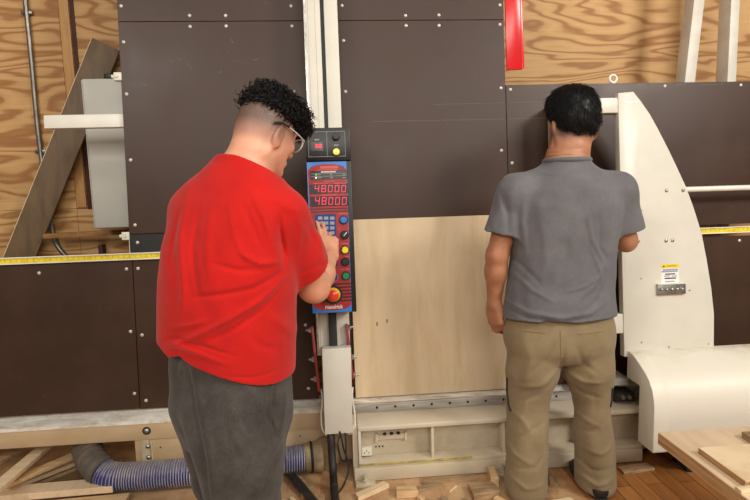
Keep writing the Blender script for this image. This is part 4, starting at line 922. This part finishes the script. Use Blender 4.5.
for pts, w, a in (
    ([(530, 190), (528, 225), (532, 262)], .014, .009), ([(516, 232), (524, 262), (545, 288)], .010, -.006), ([(585, 205), (592, 240), (608, 268)], .012, .008), ([(600, 215), (601, 248), (611, 262)], .010, -.008),
    ([(607, 262), (595, 285), (575, 302)], .010, .008), ([(612, 276), (600, 298), (584, 312)], .009, -.006), ([(512, 305), (530, 314), (560, 317), (590, 312), (611, 300)], .010, .009), ([(511, 313), (530, 320), (560, 322), (600, 316)], .006, -.006),
    ([(545, 230), (548, 262), (540, 300)], .020, .006), ([(570, 215), (566, 255), (560, 300)], .020, -.004), ([(590, 246), (600, 268), (606, 290)], .008, .006), ([(520, 275), (535, 292), (556, 303)], .010, .006), ([(566, 292), (585, 286), (606, 274)], .008, .006),
    ([(509, 190), (515, 215), (514, 240)], .012, -.010), ([(622, 190), (617, 215), (617, 235)], .012, -.010), ([(540, 168), (560, 174), (590, 170)], .010, .003), ([(500, 205), (497, 222), (500, 236)], .008, -.005), ([(630, 200), (632, 215), (627, 230)], .008, .005)):
    Sh.fold([W2(*p) for p in pts], w*.85, a*.95, YB_)
Sh.ripple(.0016, 26, 3)
Sh.cone(nb+V3(0, .0, .03), Hb+V3(0, -.03, -.03), .084, .078, .006, 'cut', flat=(0, 1, 0), fs=.93)
me = Sh.mesh('t_shirt'); smooth_mesh(me, 2); ts = link_mesh('t_shirt', me, M_('tee_grey'), pg, sharp=0); ts['label'] = 'grey short sleeved t-shirt'
ncx = .968
b = MB(); cp = []
for k in range(41):
    a = 2*PI*k/40; cp.append((ncx+.089*math.cos(a), -.447+.081*math.sin(a), 1.413-.003*math.sin(a)))
b.tube(cp, .0098, 10, False).build('collar_band', M_('tee_grey'), ts)
# gold chain on the neck
b = MB(); cp = [(ncx+.0860*math.cos(a), -.441+.0815*math.sin(a), 1.430-.004*math.sin(a)) for a in np.linspace(PI*1.02, PI*1.98, 24)]
b.tube(cp, .0016, 6).build('necklace', M_('brass'), pg)

# khaki trousers
K = Field((.64, -.74, -.005), (1.28, -.20, .82), .0058)
K.loft([(.575, .945, -.45, .09, .05), (.60, .945, -.45, .17, .105), (.65, .944, -.452, .222, .142), (.72, .943, -.452, .230, .146), (.80, .945, -.452, .215, .135), (.83, .945, -.452, .21, .13)], 0, .03)
K.cone((.838, -.452, .70), (.829, -.450, .55), .113, .106, .02, flat=(0, 1, 0), fs=1.15); K.cone((.829, -.450, .55), (.814, -.440, .40), .106, .084, .015, flat=(0, 1, 0), fs=1.12); K.cone((.814, -.440, .40), (.800, -.465, .05), .084, .088, .015, flat=(0, 1, 0), fs=1.16)
K.cone((1.056, -.452, .70), (1.070, -.450, .55), .113, .104, .02, flat=(0, 1, 0), fs=1.15); K.cone((1.070, -.450, .55), (1.096, -.440, .40), .104, .074, .015, flat=(0, 1, 0), fs=1.15); K.cone((1.096, -.440, .40), (1.108, -.46, .05), .074, .082, .015, flat=(0, 1, 0), fs=1.2)
K.cone((.950, -.62, .55), (.945, -.62, .72), .010, .010, .05, 'cut')
K.half((.9, -.45, .022), (0, .06, -1), (.6, -.75, -.02), (1.3, -.2, .10), .004)
YK = (-.76, -.44)
for pts, w, a in (([(560, 345), (561, 368)], .007, -.011), ([(556, 371), (540, 384), (520, 390)], .010, .009), ([(564, 372), (584, 383), (604, 382)], .010, .009), ([(553, 380), (538, 396), (524, 406)], .009, -.007), ([(570, 384), (588, 397), (604, 400)], .009, -.007),
    ([(512, 416), (526, 424), (534, 438)], .010, .008), ([(547, 425), (534, 432), (520, 446)], .009, -.008), ([(580, 416), (592, 426), (606, 430)], .009, .008), ([(610, 422), (600, 434), (586, 440)], .008, -.007), ([(510, 446), (518, 460), (534, 466)], .009, .009), ([(617, 448), (604, 456), (590, 455)], .009, .010),
    ([(547, 458), (536, 468), (516, 474)], .009, -.008), ([(584, 466), (596, 474), (612, 470)], .008, -.009), ([(512, 482), (526, 489), (545, 484)], .009, .011), ([(583, 482), (598, 487), (616, 480)], .009, .012), ([(588, 492), (604, 494), (616, 488)], .007, -.008), ([(524, 335), (530, 360), (526, 385)], .018, .006), ([(592, 335), (588, 360), (594, 380)], .018, .006), ([(549, 342), (541, 362), (528, 376)], .009, -.006), ([(571, 342), (582, 362), (598, 374)], .009, -.006), ([(530, 396), (527, 414), (518, 430)], .010, .006), ([(596, 392), (600, 410), (596, 428)], .010, -.006)):
    K.fold([W2(*p, -.56) for p in pts], w, a*(.85 if max(q[1] for q in pts) < 412 else .55), YK)
K.ripple(.0022, 30, 5)
me = K.mesh('trousers'); smooth_mesh(me, 2); tr = link_mesh('trousers', me, M_('khaki'), pg, sharp=0); tr['label'] = 'baggy khaki cargo trousers'
from mathutils.bvhtree import BVHTree
def bvh_of(me_, off): return BVHTree.FromPolygons([tuple(v.co+Vector(off)) for v in me_.vertices], [tuple(p.vertices) for p in me_.polygons])
def on_surface(bv, px, py, lift=.001):
    d = ray(px, py); h = bv.ray_cast(Vector(CAM), Vector(d)); return None if h[0] is None else (h[0]+h[1]*lift if h[1].dot(Vector(d)) < 0 else h[0]-h[1]*lift)
bk = bvh_of(me, ORG[tr])
def seam(name, pts, r, m, parent, bv, lift=.0008):
    P = []
    for i in range(len(pts)-1):
        for k in range(8):
            u = k/8; q = on_surface(bv, pts[i][0]+(pts[i+1][0]-pts[i][0])*u, pts[i][1]+(pts[i+1][1]-pts[i][1])*u, lift)
            if q is not None: P.append(q)
    if len(P) > 2: return MB().tube(P, r, 6).build(name, M_(m), parent)
for pts in ([(524, 331), (548, 333)], [(579, 334), (606, 331)]): seam('pocket_seam', pts, .0022, 'khaki', tr, bk)
seam('seat_seam', [(560.5, 330), (561, 374)], .0018, 'khaki', tr, bk)
for pts in ([(507.5, 378), (507.5, 392), (509, 405), (511.5, 412)], [(612, 388), (611.5, 398), (610, 408)]): seam('pocket_binding', pts, .0042, 'trim', tr, bk, .002)
for sx, cxx in ((-1, .797), (1, 1.100)):
    q = Field((cxx-.09, -.64, -.002), (cxx+.09, -.22, .14), .005); q.cone((cxx, -.515, .038), (cxx, -.31, .030), .046, .040, .02, flat=(0, 0, 1), fs=.8); q.cone((cxx, -.49, .05), (cxx, -.48, .10), .042, .04, .02)
    q.half((cxx, 0, .010), (0, 0, -1), (cxx-.1, -.66, -.02), (cxx+.1, -.2, .05), .002); sm_ = q.mesh('shoe'); smooth_mesh(sm_, 1); so_ = link_mesh('shoe', sm_, M_('shoe'), pg, sharp=0)
    pr = [(cxx+.044*math.cos(a), -.415+.150*math.sin(a)) for a in np.linspace(0, 2*PI, 33)[:-1]]; MB().prism(pr, .0, .013, .003, axis='z').build('sole', M_('sole'), so_)

# short straight black hair
def hair_cap(C, f, u, r, fn, name, parent, lo, hi, h=.005, amp=.002, sc=120):
    Hf = Field(lo, hi, h); fn(Hf); Hf.ripple(amp, sc, 9); me = Hf.mesh(name); smooth_mesh(me, 1); return link_mesh(name, me, M_('hair'), parent, sharp=0)
def capB(H):
    P = P_b; H.ell(P(-.016, 0, .042), (f_b, r_b, u_b), (.108, .0925, .103), .02); H.ell(P(.025, 0, .085), (f_b, r_b, u_b), (.085, .080, .055), .04); H.ell(P(-.056, 0, -.005), (f_b, r_b, u_b), (.058, .080, .070), .03)
    H.half(P(.055, 0, .055), f_b*1.0-u_b*.55, Hb-.25, Hb+.25, .01); H.half(P(-.02, 0, -.048), -u_b+f_b*.15, Hb-.25, Hb+.25, .01)
    for q in (-1, 1): H.ell(P(.002, q*.092, -.032), (f_b, r_b, u_b), (.034, .024, .040), .012, 'cut')
ho = hair_cap(Hb, f_b, u_b, r_b, capB, 'hair', pg, Hb-.19, Hb+.21, amp=.0012, sc=75)
def strands(obj, count, length, r0, flow, seed, parent, name='hair_strands', where=None, curl=None, segs=5, lift_=.45):
    me_ = obj.data; base = Vector(ORG[obj]); rn = random.Random(seed); me_.calc_loop_triangles(); polys = me_.polygons; ar = np.array([p.area for p in polys]); cdf = np.cumsum(ar)/ar.sum(); b = MB(); made = 0
    while made < count:
        p = polys[int(np.searchsorted(cdf, rn.random()))]; c = p.center+base; n = p.normal.copy()
        if where is not None and not where(c, n): 
            made += .2; continue
        made += 1; t = Vector(flow(c, n)); t = (t-n*t.dot(n)*.9).normalized()+n*lift_; t.normalize(); L = length*rn.uniform(.6, 1.25); pts, rs = [], []
        if curl is None:
            jit = Vector((rn.uniform(-.3, .3), rn.uniform(-.3, .3), rn.uniform(-.2, .2)))
            for k in range(segs): x = k/(segs-1); pts.append(c-n*.002+(t+jit*x*.7)*L*x-n*L*.40*x*x); rs.append(r0*(1-.85*x))
        else:
            R_, turns = curl; a0 = rn.uniform(0, 6.28); e1 = t.cross(n).normalized() if t.cross(n).length > .05 else Vector((1, 0, 0)); e2 = t.cross(e1).normalized(); ax = (n*.75+t*.7+Vector((rn.uniform(-.4, .4),)*3)).normalized(); e1 = ax.cross(Vector((.3, .5, .2))).normalized(); e2 = ax.cross(e1); RR = R_*rn.uniform(.75, 1.3)
            for k in range(segs): x = k/(segs-1); a = a0+turns*6.28*x; pts.append(c-n*.004+ax*L*x+(e1*math.cos(a)+e2*math.sin(a))*RR*min(1, x*4+.3)); rs.append(r0*(1-.6*x*x))
        b.tube(pts, rs, 4, True)
    return b.build(name, M_('hair'), parent, sharp=0)
crown = Vector(P_b(-.03, .01, .15))
strands(ho, 4200, .032, .0011, lambda c, n: (c-crown).normalized()+Vector((.15, -.05, -.4)), 4, ho, lift_=.6)
Vb = [V3(.968, -.45, 1.4)]

# ------------------------------------------------------------------ the person in red, leaning in to the console
yw = -math.radians(27)                                       # the torso turned to its right
tw = V3(math.sin(-yw), math.cos(yw), 0)                     # facing
rt = V3(math.cos(yw), math.sin(yw), 0)
hf = unit(V3(.70*.90, .71*.90, -.43)); hu = unit(V3(.70*.43, .71*.43, .90)); 
hu = unit(hu-hf*(hu@hf))
Hr = wy(267, 133, -.70); HS = 1.06
Rd = Field((-.68, -1.05, -.01), (.16, -.17, 1.74), .0052)
P_r, hf, hu, hr = head(Rd, Hr, hf, hu, jaw=1.1, sc=HS, ear_z=-.022, ear_x=.084, ear_f=.22)
nr = wy(246, 166, -.775)
Rd.cone(nr, P_r(-.035, 0, -.045), .074, .068, .04)
Rd.loft([(.55, -.345, -.78, .14, .11), (.72, -.345, -.78, .185, .135), (.95, -.335, -.79, .175, .13), (1.15, -.315, -.785, .19, .13), (1.28, -.29, -.78, .17, .11), (1.38, -.27, -.78, .09, .08), (1.43, -.26, -.775, .06, .06)], yw, .05)
sR, eR, wR = V3(-.150, -.835, 1.252), wy(314, 287, -.66), wy(330, 256, -.385)
sL, eL, wL = V3(-.450, -.70, 1.262), V3(-.405, -.56, 1.00), V3(-.28, -.40, .98)
for a, b, c in ((sR, eR, wR), (sL, eL, wL)):
    Rd.cone(V3(-.28, -.775, 1.32), a, .07, .065, .05); Rd.cone(a, b, .064, .052, .03); Rd.cone(b, b+(c-b)*.4, .0535, .050, .03); Rd.cone(b+(c-b)*.35, c, .050, .031, .03)
hand(Rd, wR, unit(wy(328, 236, -.325)-wR), unit(V3(.25, -.80, .55)), unit(V3(-1, -.10, .12)), ((-.05, .15, .15), (.05, .25, .2), (.45, .8, .5), (.65, .85, .5)), thumb=(.5, .8, -.35), size=1.0, spread=.2)
hand(Rd, wL, unit(V3(.6, .6, -.3)), unit(V3(-.2, .3, .95)), unit(V3(.7, -.6, 0)), ((.4, .6, .4),)*4, size=1.0)
nk, fk = wy(243, 482, -.86), wy(221, 478, -.62)
for hx, hy, kn, ft in ((-.40, -.71, V3(fk[0], fk[1], .42), V3(-.385, -.66, .045)), (-.30, -.82, V3(nk[0], -.855, .42), V3(-.27, -.88, .045))):
    Rd.cone(V3(hx, hy, .70), kn, .075, .055, .02); Rd.cone(kn, ft+V3(0, 0, .03), .052, .040, .02); Rd.cone(ft, ft+tw*.17+V3(0, 0, -.015), .036, .026, .02)
me = Rd.mesh('person'); smooth_mesh(me, 1)
def fade(co):
    q = co-Hr; a, b_, c = q@hf, q@hr, q@hu
    lim = .015-.25*np.clip(a, -.1, .1); up = sstep(-.075, .050, c-a*.10)
    return np.clip(up*.85*sstep(.085, .06, a)+.30*sstep(-.085, -.05, c)*sstep(.02, -.01, a), 0, 1)
attr(me, 'stubble', fade)
pr_ = link_mesh('person', me, M_('skin_a'), None, (-.33, -.77, 0), 0)
tag(pr_, 'person with curly black hair in red t-shirt, bending to press the console keypad', 'person')

T = Field((-.68, -1.06, .66), (.10, -.42, 1.50), .0048)
T.loft([(.66, -.352, -.785, .222, .170), (.72, -.352, -.785, .226, .176), (.80, -.350, -.79, .232, .184), (.92, -.343, -.795, .230, .188), (1.05, -.332, -.80, .226, .184), (1.15, -.322, -.797, .224, .174), (1.23, -.310, -.79, .214, .158), (1.30, -.302, -.785, .200, .138), (1.36, -.292, -.78, .166, .114), (1.41, -.275, -.778, .120, .094), (1.445, -.264, -.776, .094, .084), (1.47, -.26, -.775, .086, .08)], yw, .02)
d = unit(eR-sR); SL = T.twin()
SL.cone(sR+V3(-.10, .05, .075), sR, .060, .080, .05); SL.cone(sR, sR+d*.30, .084, .094, .045); e = sR+d*.246; SL.half(e, unit(d+V3(.30, .05, -.15)), e-.2, e+.2, .004)
IN = SL.twin(); IN.cone(sR+d*.20, sR+d*.36, .074, .084, 0); SL.d = np.maximum(SL.d, -IN.d); T.merge(SL, .035)
d2 = unit(eL-sL); SL = T.twin(); SL.cone(sL+V3(.12, -.05, .075), sL+V3(.02, 0, .006), .064, .072, .06); SL.cone(sL, sL+d2*.25, .074, .084, .06); e = sL+d2*.20; SL.half(e, d2, e-.2, e+.2, .004); T.merge(SL, .06)
# hem: lifted at the back left, sagging to the right
hx = [(154, 357), (166, 363), (180, 356), (192, 361), (210, 366), (230, 371), (250, 377), (272, 383), (290, 387), (300, 388)]
HP = [wy(x, y, -.93) for x, y in hx]; T.hem([p[0] for p in HP], [p[2]-.16*.17 for p in HP], (-.70, -1.1, .60), (.12, -.4, .86), slope=.16)
cL, cR = wy(213, 149.5, -.80), wy(271, 171.5, -.86); nn = unit(V3(cL[2]-cR[2], .06, cR[0]-cL[0])); T.half((cL+cR)/2, nn, (cL[0]-.06, -1.0, 1.2), (.05, -.55, 1.6), .006)
W3 = lambda x, y, Y=-.95: wy(x, y, Y)
YR_ = (-1.08, -.70)
for pts, w, a in (
    ([(283, 272), (255, 286), (222, 292), (196, 296)], .009, -.010), ([(284, 280), (262, 298), (230, 316), (190, 338), (164, 348)], .010, .013), ([(283, 286), (262, 308), (235, 326), (205, 340)], .008, -.010), ([(281, 262), (262, 262), (240, 250)], .011, .010), ([(262, 268), (240, 268), (214, 262)], .009, -.007),
    ([(180, 190), (176, 235), (184, 290), (180, 320)], .016, .010), ([(196, 205), (192, 250), (202, 300)], .012, -.008), ([(210, 200), (208, 245), (214, 280)], .018, .007), ([(250, 190), (266, 220), (276, 255)], .012, .010), ([(240, 200), (256, 232), (266, 256)], .010, -.007), ([(228, 205), (238, 240), (252, 262)], .012, .006),
    ([(161, 352), (176, 346), (200, 350), (230, 360)], .008, .011), ([(160, 345), (178, 339), (205, 343), (240, 352)], .006, -.008), ([(168, 330), (190, 324), (215, 316)], .008, .007), ([(250, 330), (262, 344), (282, 352)], .014, -.006), ([(270, 312), (285, 330), (294, 345)], .014, .007), ([(225, 372), (255, 374), (290, 370)], .005, -.004),
    ([(278, 215), (281, 240), (284, 268)], .010, -.016), ([(292, 200), (300, 230), (296, 262)], .012, .006), ([(306, 222), (312, 245), (306, 270)], .010, -.006), ([(318, 236), (322, 256), (322, 268)], .010, .006), ([(292, 280), (308, 277), (327, 268)], .006, -.004), ([(270, 196), (285, 208), (300, 212)], .012, .005), ([(172, 210), (168, 240), (166, 270)], .010, -.005)):
    T.fold([W3(*p) for p in pts], w*.85, a*.95, YR_)
T.ripple(.0018, 24, 12)
T.cone(nr+V3(0, 0, -.02), P_r(-.035, 0, -.03), .077, .074, .006, 'cut')
me = T.mesh('t_shirt'); smooth_mesh(me, 2); t2 = link_mesh('t_shirt', me, M_('tee_red'), pr_, sharp=0); t2['label'] = 'loose red short sleeved t-shirt'
nd = unit(P_r(-.035, 0, -.03)-nr); e1 = unit(np.cross(nd, V3(0, 0, 1))); e2 = np.cross(nd, e1)
bt = bvh_of(me, ORG[t2])
# sweatpants
Sp = Field((-.66, -1.05, -.005), (0, -.45, .84), .0058)
Sp.loft([(.46, -.345, -.775, .17, .13), (.56, -.345, -.775, .205, .150), (.66, -.348, -.78, .212, .158), (.74, -.348, -.78, .212, .160), (.82, -.345, -.78, .205, .152)], yw, .03)
nk, fk = wy(243, 482, -.86), wy(221, 478, -.62); nh, fh = wy(236, 400, -.84), wy(206, 400, -.70)
Sp.cone(fh, fk, .125, .100, .03); Sp.cone(fk, V3(-.385, -.66, .07), .098, .078, .03)
NL = Sp.twin(); NL.loft([(.06, nk[0]+.0, -.875, .085, .085), (.20, nk[0]+.005, -.86, .105, .108), (.33, nk[0], -.86, .122, .125), (.45, nk[0]-.005, -.852, .148, .142), (.56, nk[0]-.015, -.842, .168, .152), (.66, nk[0]-.02, -.835, .172, .150), (.74, nk[0]-.02, -.825, .168, .145), (.82, nk[0]-.03, -.82, .16, .14)], yw, .01, p=2.1); Sp.merge(NL, .012)
YS = (-1.1, -.66)
for pts, w, a in (([(183, 366), (190, 396), (199, 430), (206, 465), (209, 500)], .007, -.013), ([(172, 384), (176, 372), (184, 362)], .008, .007), ([(196, 385), (208, 430), (216, 480)], .014, .006), ([(266, 392), (266, 418), (274, 442), (286, 446)], .006, -.008), ([(271, 380), (272, 400), (270, 425), (275, 440)], .007, -.011), ([(280, 380), (284, 408), (281, 436)], .009, .009), ([(230, 390), (240, 420), (262, 446)], .012, .007), ([(222, 400), (232, 440), (250, 470)], .014, -.006), ([(272, 452), (262, 474), (256, 500)], .010, .007), ([(282, 448), (270, 470), (262, 490)], .010, -.007), ([(236, 376), (256, 392), (266, 410)], .010, .005)):
    Sp.fold([W3(*p, -.96) for p in pts], w, a*1.0, YS)
Sp.half((-.3, -.8, .05), (0, 0, -1), (-.7, -1.1, -.05), (.1, -.4, .12), .004); Sp.ripple(.0022, 22, 21)
me = Sp.mesh('sweatpants'); smooth_mesh(me, 2); sp_ = link_mesh('sweatpants', me, M_('sweat'), pr_, sharp=0); sp_['label'] = 'charcoal grey sweatpants'
bs = bvh_of(me, ORG[sp_])
seam('pocket_seam', [(268.5, 382), (270, 402), (268, 425), (272, 442)], .0022, 'sweat', sp_, bs)
for ft in (V3(-.385, -.66, 0), V3(-.27, -.88, 0)):
    a, b_ = ft-tw*.05, ft+tw*.20; q = Field(np.minimum(a, b_)-.07-V3(0, 0, 0), np.maximum(a, b_)+V3(.07, .07, .15), .005); q.lo[2] = -.002
    q.cone(a+V3(0, 0, .04), b_+V3(0, 0, .032), .046, .040, .02, flat=(0, 0, 1), fs=.8); q.cone(ft+V3(0, 0, .05)-tw*.03, ft+V3(0, 0, .10)-tw*.02, .042, .04, .02); q.half((0, 0, .010), (0, 0, -1), a-.2, b_+.2, .002)
    sm_ = q.mesh('shoe'); smooth_mesh(sm_, 1); so_ = link_mesh('shoe', sm_, M_('shoe'), pr_, sharp=0)
    cc = (a+b_)/2; pz = [tuple((cc+rt*.044*math.cos(t)+tw*.165*math.sin(t))[:2]) for t in np.linspace(0, 2*PI, 33)[:-1]]; MB().prism(pz, 0, .013, .003, axis='z').build('sole', M_('sole'), so_)
# curly black hair on the top of the head
def capR(H):
    P = P_r; H.ell(P(-.006, 0, .074), (hf, hr, hu), V3(.106, .086, .074), .02); H.ell(P(.066, 0, .076), (hf, hr, hu), V3(.062, .072, .054), .03)
    H.half(P(-.02, 0, .046), -hu-hf*.10, Hr-.25, Hr+.25, .02)
hc = hair_cap(Hr, hf, hu, hr, capR, 'hair', pr_, Hr-.20, Hr+.22, amp=.003, sc=90)
strands(hc, 1100, .032, .0021, lambda c, n: hf*.5-V3(0, 0, .3), 8, hc, 'hair_curls', where=lambda c, n: (np.array(c)-Hr)@hu > .045, curl=(.0075, 1.6), segs=12)
# glasses
gs = thing('glasses', None, None); bpy.data.objects.remove(gs)
b = MB(); b.tube(smooth_path([P_r(-.045, .083, .004), P_r(-.02, .0865, .016), P_r(.012, .0855, .019)]), .0032, 8); gl_ = b.build('glasses', M_('black'), pr_, sharp=0); gl_['label'] = 'glasses with dark temple tips and pale clear frame'
MB().tube(smooth_path([P_r(.012, .0855, .019), P_r(.055, .081, .018), P_r(.098, .070, .016)]), .0024, 8).build('temple', M_('clear'), gl_)
MB().tube(smooth_path([P_r(.098, -.070, .016), P_r(.05, -.081, .018), P_r(-.04, -.083, .006)]), .0026, 8).build('temple', M_('clear'), gl_)
for q in (-1, 1):
    lp = [P_r(.104-.006*abs(math.cos(a)), q*(.036+.029*math.cos(a)), .004+.022*math.sin(a)) for a in np.linspace(0, 2*PI, 25)]
    MB().tube(lp, .0026, 8, False).build('rim', M_('clear'), gl_)
MB().tube(smooth_path([P_r(.106, -.008, .010), P_r(.112, 0, .012), P_r(.106, .008, .010)]), .0022, 8).build('bridge', M_('clear'), gl_)
# ================================================================== camera and light
cam = bpy.data.cameras.new('camera'); co = bpy.data.objects.new('camera', cam); COL.objects.link(co)
cam.sensor_width = 36.0; cam.lens = F_PX/750*36.0; cam.clip_start = .05
r, d, f = RW
M4 = Matrix((Vector(r), Vector(-d), Vector(-f))).transposed().to_4x4(); M4.translation = Vector(CAM); co.matrix_world = M4
S.camera = co
def area(name, loc, target, sx, sy, w, col=(1, .945, .86)):
    l = bpy.data.lights.new(name, 'AREA'); l.shape = 'RECTANGLE'; l.size = sx; l.size_y = sy; l.energy = w; l.color = col
    o = bpy.data.objects.new(name, l); COL.objects.link(o); o.location = loc
    o.rotation_euler = (Vector(target)-Vector(loc)).to_track_quat('-Z', 'Y').to_euler(); return o
W_ = .74
area('ceiling_light', (3.6, -3.7, 3.6), (.9, -.4, .9), 1.2, .9, 210*W_)
area('ceiling_light', (.3, -2.2, 3.9), (.3, -1.9, 0), 2.2, .5, 40*W_)
area('ceiling_light', (-2.6, -4.4, 3.7), (-1.2, -.6, .9), 1.5, .6, 95*W_)
area('ceiling_light', (.8, -6.2, 3.7), (.7, -3.0, .5), 4.0, .7, 120*W_)
area('ceiling_light', (.6, -9.0, 3.7), (.6, -5.0, .5), 5.0, .8, 170*W_)
wd = bpy.data.worlds.new('room_light'); S.world = wd; wd.use_nodes = True
bg = wd.node_tree.nodes['Background']; bg.inputs[0].default_value = (1.0, .92, .84, 1); bg.inputs[1].default_value = .17
S.view_settings.view_transform = 'Standard'; S.view_settings.look = 'None'; S.view_settings.gamma = 1.0; S.view_settings.exposure = 0.0; S.view_settings.use_curve_mapping = False
S.cycles.use_denoising = True
try: S.cycles.denoiser = 'OPENIMAGEDENOISE'
except Exception: pass
S.cycles.max_bounces = 6
